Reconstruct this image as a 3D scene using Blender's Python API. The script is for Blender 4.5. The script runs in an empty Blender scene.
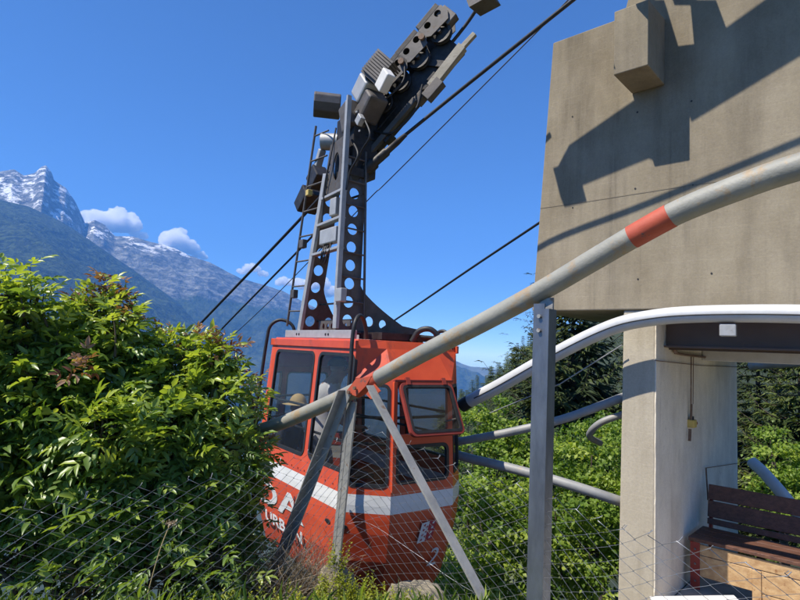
import bpy, bmesh, math, random
import numpy as np
from mathutils import Vector, Matrix, noise as mnoise
from mathutils.geometry import tessellate_polygon

random.seed(7)
RNG = np.random.default_rng(11)
sc = bpy.context.scene
COL = sc.collection
R = math.radians

# ------------------------------------------------------------------ camera
F = 555.0                       # focal length in photo pixels (800 wide)
PITCH, ROLL = R(5.2), R(2.7)
CAM = Vector((0, 0, 1.65))
_f = Vector((0, math.cos(PITCH), math.sin(PITCH)))
_u0 = Vector((0, -math.sin(PITCH), math.cos(PITCH)))
_r0 = Vector((1, 0, 0))
IR = _r0 * math.cos(ROLL) + _u0 * math.sin(ROLL)
IU = -_r0 * math.sin(ROLL) + _u0 * math.cos(ROLL)
cam = bpy.data.cameras.new('camera')
cam.sensor_fit = 'HORIZONTAL'
cam.sensor_width = 36.0
cam.lens = 36.0 * F / 800.0
cam.clip_start, cam.clip_end = 0.05, 90000
camo = bpy.data.objects.new('camera', cam)
COL.objects.link(camo)
m = Matrix.Identity(4)
for i in range(3):
    m[i][0], m[i][1], m[i][2], m[i][3] = IR[i], IU[i], -_f[i], CAM[i]
camo.matrix_world = m
sc.camera = camo

def ray(px, py):
    return _f + IR * ((px - 400) / F) + IU * ((300 - py) / F)
def P(px, py, d):
    return CAM + ray(px, py) * d
def proj(p):
    q = Vector(p) - CAM
    d = q.dot(_f)
    return (400 + F * q.dot(IR) / d, 300 - F * q.dot(IU) / d, d)
def PD(px, py, dist):           # at a horizontal distance
    r = ray(px, py)
    return CAM + r * (dist / math.hypot(r.x, r.y))
def plane_hit(px, py, o, n):
    r = ray(px, py)
    return CAM + r * ((o - CAM).dot(n) / r.dot(n))

# ------------------------------------------------------------------ light
SUN = Vector((-0.485, -0.20, 0.80)).normalized()
w = bpy.data.worlds.new('World')
sc.world = w
w.use_nodes = True
nt = w.node_tree
nt.nodes.clear()
sky = nt.nodes.new('ShaderNodeTexSky')
sky.sky_type = 'NISHITA'
sky.sun_disc = False
sky.sun_elevation = math.asin(SUN.z)
sky.sun_rotation = math.atan2(SUN.x, SUN.y)
sky.altitude = 900
sky.air_density = 0.6
sky.dust_density = 0.0
sky.ozone_density = 10.0
bg = nt.nodes.new('ShaderNodeBackground')
bg.inputs['Strength'].default_value = 0.14
wo = nt.nodes.new('ShaderNodeOutputWorld')
hs = nt.nodes.new('ShaderNodeHueSaturation')
hs.inputs['Saturation'].default_value = 1.06
nt.links.new(sky.outputs[0], hs.inputs['Color'])
nt.links.new(hs.outputs[0], bg.inputs[0])
nt.links.new(bg.outputs[0], wo.inputs[0])
sl = bpy.data.lights.new('sun', 'SUN')
sl.energy = 5.0
sl.angle = R(0.53)
sl.color = (1.0, 0.95, 0.87)
so = bpy.data.objects.new('sun', sl)
COL.objects.link(so)
so.rotation_euler = (-SUN).to_track_quat('-Z', 'Y').to_euler()
so.location = (-20, -8, 33)

sc.render.engine = 'CYCLES'
sc.cycles.use_denoising = True
sc.cycles.max_bounces = 12
sc.cycles.transparent_max_bounces = 16
sc.cycles.volume_bounces = 10
sc.cycles.caustics_reflective = False
sc.cycles.caustics_refractive = False
sc.view_settings.view_transform = 'Standard'
sc.view_settings.look = 'None'
sc.view_settings.exposure = 0.62
sc.view_settings.gamma = 1.0
sc.view_settings.use_curve_mapping = False

# ------------------------------------------------------------------ materials
def nodes_of(name):
    mt = bpy.data.materials.new(name)
    mt.use_nodes = True
    t = mt.node_tree
    t.nodes.clear()
    out = t.nodes.new('ShaderNodeOutputMaterial')
    return mt, t, out
def N(t, typ, **kw):
    n = t.nodes.new(typ)
    for k, v in kw.items():
        setattr(n, k, v)
    return n
def noise_node(t, scale, detail=6, rough=0.6, stretch=None, coord='Object'):
    tc = N(t, 'ShaderNodeTexCoord')
    mp = N(t, 'ShaderNodeMapping')
    if stretch: mp.inputs['Scale'].default_value = stretch
    t.links.new(tc.outputs[coord], mp.inputs[0])
    nz = N(t, 'ShaderNodeTexNoise')
    nz.inputs['Scale'].default_value = scale
    nz.inputs['Detail'].default_value = detail
    nz.inputs['Roughness'].default_value = rough
    t.links.new(mp.outputs[0], nz.inputs['Vector'])
    return nz
def ramp(t, src, stops):
    r = N(t, 'ShaderNodeValToRGB')
    el = r.color_ramp.elements
    while len(el) < len(stops): el.new(0.5)
    for e, (p, c) in zip(el, stops):
        e.position = p
        e.color = c if len(c) == 4 else (*c, 1)
    t.links.new(src, r.inputs[0])
    return r
def mixc(t, fac, a, b, mode='MIX'):
    mx = N(t, 'ShaderNodeMix', data_type='RGBA', blend_type=mode)
    for sock, v in ((mx.inputs[0], fac), (mx.inputs[6], a), (mx.inputs[7], b)):
        if hasattr(v, 'default_value') or hasattr(v, 'is_output'): t.links.new(v, sock)
        elif isinstance(v, (int, float)): sock.default_value = v
        else: sock.default_value = (*v, 1)
    return mx.outputs[2]
def surface(name, a, b, scale=6, rough=0.6, metal=0.0, bump=0.0, bscale=40, stretch=None,
            wear=None, wear_at=0.62, wear_scale=9, wear_stretch=None, coat=0.0, detail=6, spec=0.5):
    """two-tone noise base colour, an optional third wear / rust / dirt colour in patches, noise bump and roughness break-up"""
    mt, t, out = nodes_of(name)
    bs = N(t, 'ShaderNodeBsdfPrincipled')
    n1 = noise_node(t, scale, detail, 0.62, stretch)
    c = ramp(t, n1.outputs['Fac'], [(0.32, a), (0.68, b)]).outputs[0]
    if wear is not None:
        n2 = noise_node(t, wear_scale, 8, 0.7, wear_stretch or stretch)
        k = ramp(t, n2.outputs['Fac'], [(wear_at - 0.03, (0, 0, 0)), (wear_at + 0.05, (1, 1, 1))]).outputs[0]
        c = mixc(t, k, c, wear)
    t.links.new(c, bs.inputs['Base Color'])
    n3 = noise_node(t, bscale * 0.4, 5, 0.6)
    rr = N(t, 'ShaderNodeMapRange')
    rr.inputs['To Min'].default_value = max(0.05, rough - 0.13)
    rr.inputs['To Max'].default_value = min(1, rough + 0.13)
    t.links.new(n3.outputs['Fac'], rr.inputs[0])
    t.links.new(rr.outputs[0], bs.inputs['Roughness'])
    bs.inputs['Metallic'].default_value = metal
    bs.inputs['Coat Weight'].default_value = coat
    bs.inputs['Specular IOR Level'].default_value = spec
    if bump:
        n4 = noise_node(t, bscale, 8, 0.65, stretch)
        bp = N(t, 'ShaderNodeBump')
        bp.inputs['Strength'].default_value = bump
        bp.inputs['Distance'].default_value = 0.01
        t.links.new(n4.outputs['Fac'], bp.inputs['Height'])
        t.links.new(bp.outputs[0], bs.inputs['Normal'])
    t.links.new(bs.outputs[0], out.inputs[0])
    return mt
def leafmat(name, dark, mid, light, trans=0.35, rough=0.45, spec=0.35):
    """leaf: base colour from a per-leaf tone value, some light passes through"""
    mt, t, out = nodes_of(name)
    at = N(t, 'ShaderNodeAttribute', attribute_name='tone')
    c = ramp(t, at.outputs['Fac'], [(0.0, dark), (0.5, mid), (1.0, light)]).outputs[0]
    bs = N(t, 'ShaderNodeBsdfPrincipled')
    bs.inputs['Roughness'].default_value = rough
    bs.inputs['Specular IOR Level'].default_value = spec
    t.links.new(c, bs.inputs['Base Color'])
    tr = N(t, 'ShaderNodeBsdfTranslucent')
    c2 = mixc(t, 1.0, c, (1.5, 1.45, 0.5), 'MULTIPLY')
    t.links.new(c2, tr.inputs['Color'])
    mx = N(t, 'ShaderNodeMixShader')
    mx.inputs[0].default_value = trans
    t.links.new(bs.outputs[0], mx.inputs[1])
    t.links.new(tr.outputs[0], mx.inputs[2])
    t.links.new(mx.outputs[0], out.inputs[0])
    return mt
def glassmat(name, tint, refl=0.12, dirt=0.06):
    mt, t, out = nodes_of(name)
    tp = N(t, 'ShaderNodeBsdfTransparent')
    tp.inputs[0].default_value = (*tint, 1)
    gl = N(t, 'ShaderNodeBsdfGlossy')
    gl.inputs['Roughness'].default_value = 0.03
    gl.inputs['Color'].default_value = (0.9, 0.9, 0.9, 1)
    df = N(t, 'ShaderNodeBsdfDiffuse')
    df.inputs[0].default_value = (0.35, 0.33, 0.30, 1)
    fr = N(t, 'ShaderNodeFresnel')
    fr.inputs['IOR'].default_value = 1.5
    ma = N(t, 'ShaderNodeMath', operation='MULTIPLY_ADD')
    ma.inputs[1].default_value = 0.6
    ma.inputs[2].default_value = refl * 0.3
    ge = N(t, 'ShaderNodeNewGeometry')
    fz = N(t, 'ShaderNodeMix')
    t.links.new(ge.outputs['Backfacing'], fz.inputs[0])
    t.links.new(fr.outputs[0], fz.inputs[2])
    fz.inputs[3].default_value = 0.0
    t.links.new(fz.outputs[0], ma.inputs[0])
    m1 = N(t, 'ShaderNodeMixShader')
    t.links.new(ma.outputs[0], m1.inputs[0])
    t.links.new(tp.outputs[0], m1.inputs[1])
    t.links.new(gl.outputs[0], m1.inputs[2])
    nz = noise_node(t, 5, 6, 0.7)
    k = N(t, 'ShaderNodeMath', operation='MULTIPLY')
    k.inputs[1].default_value = dirt * 2
    t.links.new(nz.outputs['Fac'], k.inputs[0])
    m2 = N(t, 'ShaderNodeMixShader')
    t.links.new(k.outputs[0], m2.inputs[0])
    t.links.new(m1.outputs[0], m2.inputs[1])
    t.links.new(df.outputs[0], m2.inputs[2])
    t.links.new(m2.outputs[0], out.inputs[0])
    return mt

def concretemat(name, a, b, streak, streak_amt=0.6, board=0.0, stain=None, stain_at=0.6):
    """cast concrete: mottling, vertical rain streaks, board marks, pores"""
    mt, t, out = nodes_of(name)
    bs = N(t, 'ShaderNodeBsdfPrincipled')
    bs.inputs['Roughness'].default_value = 0.88
    bs.inputs['Specular IOR Level'].default_value = 0.25
    n1 = noise_node(t, 1.7, 8, 0.62)
    c = ramp(t, n1.outputs['Fac'], [(0.3, a), (0.7, b)]).outputs[0]
    n2 = noise_node(t, 3.2, 7, 0.65, (1.0, 1.0, 0.10))
    k = ramp(t, n2.outputs['Fac'], [(0.46, (0, 0, 0)), (0.72, (1, 1, 1))]).outputs[0]
    kk = N(t, 'ShaderNodeMath', operation='MULTIPLY')
    kk.inputs[1].default_value = streak_amt
    t.links.new(k, kk.inputs[0])
    c = mixc(t, kk.outputs[0], c, streak)
    n8 = noise_node(t, 9.0, 6, 0.6, (1.0, 1.0, 0.035))
    n9 = noise_node(t, 0.9, 4, 0.6)
    k8 = ramp(t, n8.outputs['Fac'], [(0.56, (0, 0, 0)), (0.70, (1, 1, 1))]).outputs[0]
    k9 = ramp(t, n9.outputs['Fac'], [(0.40, (0, 0, 0)), (0.62, (0.75, 0.75, 0.75))]).outputs[0]
    k89 = mixc(t, 1.0, k8, k9, 'MULTIPLY')
    c = mixc(t, k89, c, streak)
    n7 = noise_node(t, 0.75, 9, 0.68, (1.0, 1.0, 0.55))
    k7 = ramp(t, n7.outputs['Fac'], [(0.40, (0.78, 0.765, 0.75)), (0.56, (1.02, 1.02, 1.02))]).outputs[0]
    c = mixc(t, 1.0, c, k7, 'MULTIPLY')
    n5 = noise_node(t, 55, 4, 0.7)
    k5 = ramp(t, n5.outputs['Fac'], [(0.35, (0.91, 0.91, 0.91)), (0.62, (1.03, 1.03, 1.02))]).outputs[0]
    c = mixc(t, 1.0, c, k5, 'MULTIPLY')
    if stain is not None:
        n6 = noise_node(t, 2.4, 10, 0.75)
        k6 = ramp(t, n6.outputs['Fac'], [(stain_at, (0, 0, 0)), (stain_at + 0.12, (1, 1, 1))]).outputs[0]
        c = mixc(t, k6, c, stain)
    t.links.new(c, bs.inputs['Base Color'])
    n4 = noise_node(t, 26, 9, 0.7)
    hgt = n4.outputs['Fac']
    bp = N(t, 'ShaderNodeBump')
    bp.inputs['Strength'].default_value = 0.22
    bp.inputs['Distance'].default_value = 0.012
    t.links.new(hgt, bp.inputs['Height'])
    nrm = bp.outputs[0]
    if board:
        wv = N(t, 'ShaderNodeTexWave', wave_type='BANDS', bands_direction='Z', wave_profile='SAW')
        wv.inputs['Scale'].default_value = board
        wv.inputs['Distortion'].default_value = 0.6
        wv.inputs['Detail'].default_value = 3
        tc = N(t, 'ShaderNodeTexCoord')
        t.links.new(tc.outputs['Object'], wv.inputs['Vector'])
        b2 = N(t, 'ShaderNodeBump')
        b2.inputs['Strength'].default_value = 0.35
        b2.inputs['Distance'].default_value = 0.01
        t.links.new(wv.outputs['Fac'], b2.inputs['Height'])
        t.links.new(nrm, b2.inputs['Normal'])
        nrm = b2.outputs[0]
    t.links.new(nrm, bs.inputs['Normal'])
    t.links.new(bs.outputs[0], out.inputs[0])
    return mt

M = {}
M['concrete'] = concretemat('stained_concrete', (0.300, 0.250, 0.170), (0.385, 0.328, 0.236), (0.150, 0.126, 0.092), 0.55, 2.2)
M['concrete_dark'] = surface('joint_grime', (0.17, 0.14, 0.10), (0.24, 0.20, 0.14), 8, 0.95)
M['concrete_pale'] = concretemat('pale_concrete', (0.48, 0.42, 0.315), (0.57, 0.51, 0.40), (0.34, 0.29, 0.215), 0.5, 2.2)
M['whitewash'] = concretemat('whitewashed_concrete', (0.82, 0.73, 0.57), (0.88, 0.80, 0.65), (0.62, 0.54, 0.42), 0.35, 1.2, (0.24, 0.22, 0.19), 0.63)
M['slab'] = concretemat('floor_concrete', (0.50, 0.46, 0.39), (0.60, 0.55, 0.47), (0.38, 0.34, 0.29), 0.4)
M['whitepaint'] = surface('white_painted_board', (0.62, 0.60, 0.55), (0.74, 0.72, 0.68), 8, 0.6, bump=0.1)
M['red'] = surface('orange_red_paint', (0.56, 0.062, 0.020), (0.72, 0.100, 0.032), 2.2, 0.46, bump=0.06, bscale=9, wear=(0.40, 0.062, 0.032), wear_at=0.60, wear_scale=4, wear_stretch=(1, 1, 0.3), coat=0.12)
M['darkred'] = surface('dull_red_steel', (0.23, 0.030, 0.020), (0.30, 0.045, 0.028), 6, 0.55, bump=0.1)
M['stripe'] = surface('white_stripe_paint', (0.68, 0.68, 0.64), (0.78, 0.77, 0.74), 6, 0.4, wear=(0.5, 0.46, 0.4), wear_at=0.7)
M['black'] = surface('black_rubber', (0.012, 0.012, 0.013), (0.028, 0.028, 0.028), 12, 0.55)
M['steelgrey'] = surface('weathered_grey_steel', (0.085, 0.077, 0.070), (0.145, 0.130, 0.118), 7, 0.55, 0.25, 0.15, 40, None, (0.10, 0.075, 0.055), 0.60, 12)
M['steelpale'] = surface('pale_galvanised_steel', (0.36, 0.36, 0.35), (0.46, 0.46, 0.45), 9, 0.5, 0.3, 0.1, 40, None, (0.20, 0.17, 0.14), 0.66, 14)
M['steeldark'] = surface('greasy_dark_steel', (0.022, 0.020, 0.019), (0.055, 0.050, 0.045), 14, 0.5, 0.4, 0.2, 60, None, (0.10, 0.075, 0.055), 0.66, 20)
M['galv'] = surface('galvanised_angle', (0.13, 0.145, 0.17), (0.22, 0.24, 0.27), 14, 0.42, 0.7, 0.08, 60, (1, 1, 0.3), (0.32, 0.28, 0.22), 0.68, 16)
M['galvworn'] = surface('weathered_galvanised_brace', (0.26, 0.26, 0.25), (0.42, 0.41, 0.38), 9, 0.5, 0.35, 0.2, 60, None, (0.24, 0.15, 0.09), 0.62, 18)
M['pipe'] = surface('weathered_grey_pipe', (0.235, 0.23, 0.195), (0.335, 0.325, 0.275), 5, 0.55, 0.0, 0.25, 50, None, (0.34, 0.25, 0.15), 0.56, 7)
M['pipeorange'] = surface('orange_paint_on_pipe', (0.42, 0.070, 0.034), (0.52, 0.10, 0.05), 9, 0.6, 0.0, 0.15, 50, None, (0.13, 0.085, 0.075), 0.60, 14)
M['pipewhite'] = surface('white_guide_pipe', (0.48, 0.485, 0.48), (0.58, 0.585, 0.58), 5, 0.45, 0.0, 0.1, 50, None, (0.5, 0.47, 0.42), 0.68, 8)
M['pipegrey'] = surface('grey_guide_pipe', (0.22, 0.225, 0.225), (0.34, 0.335, 0.32), 5, 0.55, 0.1, 0.15, 50, None, (0.36, 0.27, 0.18), 0.62, 8)
M['rope'] = surface('steel_rope', (0.030, 0.030, 0.032), (0.060, 0.058, 0.056), 60, 0.5, 0.6)
M['wire'] = surface('galvanised_wire', (0.34, 0.345, 0.35), (0.48, 0.485, 0.49), 30, 0.4, 0.55)
M['rust'] = surface('rusty_pipe', (0.16, 0.09, 0.055), (0.24, 0.17, 0.12), 22, 0.75, 0.2, 0.3, 60)
M['brownbeam'] = surface('dark_brown_painted_beam', (0.105, 0.066, 0.048), (0.130, 0.085, 0.062), 8, 0.55, 0.0, 0.1)
M['yellow'] = surface('yellow_plastic', (0.55, 0.40, 0.10), (0.62, 0.46, 0.13), 12, 0.5)
M['wooddark'] = surface('dark_stained_plank', (0.075, 0.034, 0.022), (0.16, 0.070, 0.042), 5, 0.6, 0, 0.35, 18, (0.35, 6, 6), (0.03, 0.015, 0.01), 0.64)
M['woodlight'] = surface('bare_pine_board', (0.38, 0.22, 0.10), (0.60, 0.41, 0.21), 4, 0.65, 0, 0.3, 16, (0.5, 5, 5), (0.27, 0.13, 0.05), 0.62, 5)
M['skin'] = surface('skin', (0.42, 0.24, 0.17), (0.48, 0.28, 0.20), 8, 0.55)
M['shirt'] = surface('pale_shirt_cloth', (0.66, 0.66, 0.68), (0.76, 0.76, 0.78), 6, 0.85, bump=0.3, bscale=14)
M['navy'] = surface('dark_trouser_cloth', (0.025, 0.028, 0.045), (0.05, 0.055, 0.08), 8, 0.9)
M['guard'] = surface('weathered_beige_guard', (0.27, 0.24, 0.18), (0.38, 0.34, 0.26), 6, 0.6, 0, 0.2, 30, (0.4, 3, 3), (0.16, 0.13, 0.09), 0.62)
M['straw'] = surface('straw_hat', (0.52, 0.38, 0.16), (0.62, 0.46, 0.22), 30, 0.8)
M['glass'] = glassmat('cabin_glass', (0.82, 0.82, 0.81), 0.01, 0.010)
M['glassdirty'] = glassmat('tinted_sash_glass', (0.76, 0.74, 0.71), 0.01, 0.02)
M['rock'] = surface('pale_boulder', (0.17, 0.145, 0.10), (0.30, 0.255, 0.185), 5, 0.9, 0, 0.8, 14, None, (0.18, 0.16, 0.10), 0.6)
M['soil'] = surface('dry_soil', (0.10, 0.085, 0.05), (0.17, 0.14, 0.09), 3, 0.95, 0, 0.8, 12, None, (0.05, 0.07, 0.02), 0.5, 2)
M['bark'] = surface('bark', (0.05, 0.036, 0.026), (0.11, 0.085, 0.06), 8, 0.9, 0, 0.6, 20, (1, 1, 0.25))
M['stem'] = surface('green_brown_stem', (0.07, 0.05, 0.03), (0.12, 0.095, 0.055), 12, 0.8)
M['leafelder'] = leafmat('elder_leaf', (0.055, 0.115, 0.024), (0.180, 0.280, 0.054), (0.45, 0.53, 0.105), 0.40, 0.36, 0.6)
M['leafred'] = leafmat('young_red_leaf', (0.16, 0.055, 0.035), (0.26, 0.13, 0.08), (0.36, 0.22, 0.15), 0.35)
M['leafbright'] = leafmat('bright_green_leaf', (0.060, 0.125, 0.018), (0.170, 0.270, 0.036), (0.36, 0.44, 0.075), 0.45)
M['leafyellow'] = leafmat('yellow_green_leaf', (0.13, 0.18, 0.018), (0.26, 0.30, 0.030), (0.42, 0.42, 0.05), 0.42)
M['needle'] = leafmat('spruce_needle', (0.016, 0.028, 0.011), (0.042, 0.064, 0.020), (0.110, 0.135, 0.038), 0.15, 0.6)
M['needlelight'] = leafmat('sunlit_fir_needle', (0.028, 0.050, 0.013), (0.075, 0.105, 0.024), (0.170, 0.200, 0.045), 0.18, 0.6)  # paler copy of the needle colours, sunshine put into the tone
M['drytwig'] = leafmat('dry_grass_blade', (0.16, 0.115, 0.075), (0.32, 0.25, 0.17), (0.52, 0.44, 0.32), 0.15, 0.8)

# ------------------------------------------------------------------ mesh helpers
def tagp(o, label=None, cat=None, group=None, kind=None):
    if label: o['label'] = label
    if cat: o['category'] = cat
    if group: o['group'] = group
    if kind: o['kind'] = kind
    return o
def empty(name, loc, label, cat, group=None):
    o = bpy.data.objects.new(name, None)
    COL.objects.link(o)
    o.location = loc
    o.empty_display_size = 0.1
    return tagp(o, label, cat, group)
def adopt(o, parent):
    """parent an object whose mesh is in world space: things are Empties that only translate, parts sit at the world origin"""
    if parent is not None:
        o.parent = parent
        o.matrix_parent_inverse = Matrix.Translation(-parent.location) if parent.parent is None else Matrix.Identity(4)
    return o
def link(name, me, mats, parent=None, smooth=False):
    o = bpy.data.objects.new(name, me)
    COL.objects.link(o)
    if not isinstance(mats, (list, tuple)): mats = [mats]
    for x in mats: me.materials.append(x)
    if smooth:
        me.polygons.foreach_set('use_smooth', [True] * len(me.polygons))
    return adopt(o, parent)

class MB:
    """collects geometry in world space, links it as one mesh object"""
    def __init__(self): self.v, self.f, self.mi, self.sm = [], [], [], []
    def add(self, vs, fs, mi=0, smooth=False):
        b = len(self.v)
        self.v += [tuple(x) for x in vs]
        self.f += [tuple(b + i for i in f) for f in fs]
        self.mi += [mi] * len(fs)
        self.sm += [smooth] * len(fs)
    def hexa(self, c, mi=0):
        """eight corners: 0-3 bottom loop, 4-7 top loop"""
        self.add(c, [(3, 2, 1, 0), (4, 5, 6, 7), (0, 1, 5, 4), (1, 2, 6, 5), (2, 3, 7, 6), (3, 0, 4, 7)], mi)
    def box(self, c, ax, ay, az, mi=0):
        """centre and three half-axis vectors"""
        c = Vector(c)
        self.hexa([c - ax - ay - az, c + ax - ay - az, c + ax + ay - az, c - ax + ay - az,
                   c - ax - ay + az, c + ax - ay + az, c + ax + ay + az, c - ax + ay + az], mi)
    def bar(self, a, b, wx, wy, up=Vector((0, 0, 1)), mi=0):
        a, b = Vector(a), Vector(b)
        d = (b - a)
        L = d.length
        d.normalize()
        s = d.cross(up)
        if s.length < 1e-4: s = d.cross(Vector((1, 0, 0)))
        s.normalize()
        t = s.cross(d).normalized()
        self.box((a + b) / 2, d * (L / 2), s * (wx / 2), t * (wy / 2), mi)
    def angle(self, a, b, wd, th, s, t, mi=0):
        """L-profile from a to b, flanges along unit vectors s and t"""
        a, b = Vector(a), Vector(b)
        pr = [(0, 0), (wd, 0), (wd, th), (th, th), (th, wd), (0, wd)]
        vs = [a + s * x + t * y for x, y in pr] + [b + s * x + t * y for x, y in pr]
        n = 6
        fs = [(i, (i + 1) % n, n + (i + 1) % n, n + i) for i in range(n)]
        fs += [(3, 2, 1, 0), (5, 4, 3, 0), (6, 7, 8, 9), (6, 9, 10, 11)]
        self.add(vs, fs, mi)
    def tube(self, pts, r, n=10, mi=0, cap=True, smooth=True):
        pts = [Vector(p) for p in pts]
        rs = r if isinstance(r, (list, tuple)) else [r] * len(pts)
        vs, fs = [], []
        prev = None
        for i, p in enumerate(pts):
            if i == 0: d = pts[1] - p
            elif i == len(pts) - 1: d = p - pts[i - 1]
            else: d = (pts[i + 1] - p).normalized() + (p - pts[i - 1]).normalized()
            d.normalize()
            if prev is None:
                ref = Vector((0, 0, 1)) if abs(d.z) < 0.95 else Vector((1, 0, 0))
                a = d.cross(ref).normalized()
            else:
                a = (prev - d * prev.dot(d)).normalized()
            prev = a
            b = d.cross(a)
            for k in range(n):
                an = 2 * math.pi * k / n
                vs.append(p + (a * math.cos(an) + b * math.sin(an)) * rs[i])
        for i in range(len(pts) - 1):
            for k in range(n):
                k2 = (k + 1) % n
                fs.append((i * n + k, i * n + k2, (i + 1) * n + k2, (i + 1) * n + k))
        self.add(vs, fs, mi, smooth)
        if cap:
            L = len(pts) - 1
            self.add(vs[:n], [tuple(reversed(range(n)))], mi)
            self.add(vs[L * n:], [tuple(range(n))], mi)
    def plate(self, fn, outer, holes=(), th=0.01, normal=None, mi=0):
        """flat plate with holes: loops in 2D, fn maps (a, b) to a point; extruded by th along normal"""
        loops = [list(outer)] + [list(h) for h in holes]
        flat = [p for lp in loops for p in lp]
        tris = tessellate_polygon([[Vector((p[0], p[1], 0)) for p in lp] for lp in loops])
        front = [fn(*p) for p in flat]
        nrm = Vector(normal)
        back = [q - nrm * th for q in front]
        n = len(flat)
        vs = front + back
        fs = []
        for t in tris:
            a, b, c = t
            cr = (front[b] - front[a]).cross(front[c] - front[a])
            if cr.dot(nrm) < 0: a, c = c, a
            fs.append((a, b, c))
            fs.append((n + c, n + b, n + a))
        i0 = 0
        for lp in loops:
            L = len(lp)
            for k in range(L):
                p, q = i0 + k, i0 + (k + 1) % L
                fs.append((p, n + p, n + q, q))
            i0 += L
        self.add(vs, fs, mi)
    def build(self, name, mats, parent=None, bevel=0.0):
        me = bpy.data.meshes.new(name)
        me.from_pydata(self.v, [], self.f)
        me.polygons.foreach_set('material_index', self.mi)
        me.polygons.foreach_set('use_smooth', self.sm)
        me.update()
        bm = bmesh.new()
        bm.from_mesh(me)
        bmesh.ops.recalc_face_normals(bm, faces=bm.faces)
        bm.to_mesh(me)
        bm.free()
        o = link(name, me, mats, parent)
        if bevel:
            md = o.modifiers.new('bevel', 'BEVEL')
            md.width = bevel
            md.segments = 2
            md.limit_method = 'ANGLE'
            md.angle_limit = R(40)
        return o

def circle2(cx, cy, r, n=20, sx=1.0, sy=1.0):
    return [(cx + r * sx * math.cos(2 * math.pi * k / n), cy + r * sy * math.sin(2 * math.pi * k / n)) for k in range(n)]
def rrect(x0, y0, x1, y1, r, n=5):
    out = []
    for cx, cy, a0 in ((x1 - r, y0 + r, -90), (x1 - r, y1 - r, 0), (x0 + r, y1 - r, 90), (x0 + r, y0 + r, 180)):
        for k in range(n + 1):
            a = R(a0 + 90 * k / n)
            out.append((cx + r * math.cos(a), cy + r * math.sin(a)))
    return out
def smooth_path(pts, n=8):
    """Catmull-Rom through points"""
    pts = [Vector(p) for p in pts]
    ex = [pts[0] * 2 - pts[1]] + pts + [pts[-1] * 2 - pts[-2]]
    out = []
    for i in range(1, len(ex) - 2):
        p0, p1, p2, p3 = ex[i - 1:i + 3]
        for k in range(n):
            t = k / n
            out.append(0.5 * ((2 * p1) + (p2 - p0) * t + (2 * p0 - 5 * p1 + 4 * p2 - p3) * t * t + (3 * p1 - p0 - 3 * p2 + p3) * t ** 3))
    out.append(pts[-1])
    return out
def np_mesh(name, V, Fq, tone=None):
    """V (n,3), Fq (m,k) index array with one face size"""
    me = bpy.data.meshes.new(name)
    k = Fq.shape[1]
    me.vertices.add(len(V))
    me.vertices.foreach_set('co', np.ascontiguousarray(V, dtype=np.float32).ravel())
    me.loops.add(Fq.size)
    me.loops.foreach_set('vertex_index', np.ascontiguousarray(Fq, dtype=np.int32).ravel())
    me.polygons.add(len(Fq))
    me.polygons.foreach_set('loop_start', np.arange(0, Fq.size, k, dtype=np.int32))
    me.polygons.foreach_set('loop_total', np.full(len(Fq), k, dtype=np.int32))
    me.update(calc_edges=True)
    if tone is not None:
        a = me.attributes.new('tone', 'FLOAT', 'POINT')
        a.data.foreach_set('value', np.ascontiguousarray(tone, dtype=np.float32))
    return me
def unit(a):
    return a / np.maximum(np.linalg.norm(a, axis=-1, keepdims=True), 1e-9)
def rand_dirs(n):
    return unit(RNG.normal(size=(n, 3)))
# leaf template in (along, side, up): folded along the midrib, drooping tip
LEAF_V = np.array([(0, 0, 0), (0.30, 0.40, 0.07), (0.30, 0, -0.02), (0.30, -0.40, 0.07),
                   (0.68, 0.30, 0.02), (0.68, 0, -0.07), (0.68, -0.30, 0.02), (1.0, 0, -0.20)])
LEAF_F = np.array([(0, 2, 1, 1), (0, 3, 2, 2), (1, 2, 5, 4), (2, 3, 6, 5), (4, 5, 7, 7), (5, 6, 7, 7)])
LEAF_T = np.array([(0, 2, 1), (0, 3, 2), (1, 2, 5), (1, 5, 4), (2, 3, 6), (2, 6, 5), (4, 5, 7), (5, 6, 7)])
SMALL_V = np.array([(0, 0, 0), (0.5, 0.42, 0.10), (0.5, -0.42, 0.10), (1.0, 0, -0.08)])
SMALL_T = np.array([(0, 2, 1), (1, 2, 3)])
def leaves(base, along, normal, length, width, tone, tv=LEAF_V, tt=LEAF_T):
    """one leaf per row of base; returns V, F, tone"""
    al = unit(along)
    nm = unit(normal - al * (normal * al).sum(1, keepdims=True))
    sd = np.cross(nm, al)
    k = len(tv)
    V = (base[:, None, :] + al[:, None, :] * (tv[None, :, 0:1] * length[:, None, None])
         + sd[:, None, :] * (tv[None, :, 1:2] * width[:, None, None])
         + nm[:, None, :] * (tv[None, :, 2:3] * length[:, None, None]))
    Fi = (np.arange(len(base)) * k)[:, None, None] + tt[None]
    return V.reshape(-1, 3), Fi.reshape(-1, tt.shape[1]), np.repeat(tone, k)
def merge(parts):
    V, Fi, T, o = [], [], [], 0
    for v, f, t in parts:
        V.append(v); Fi.append(f + o); T.append(t); o += len(v)
    return np.concatenate(V), np.concatenate(Fi), np.concatenate(T)
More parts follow.
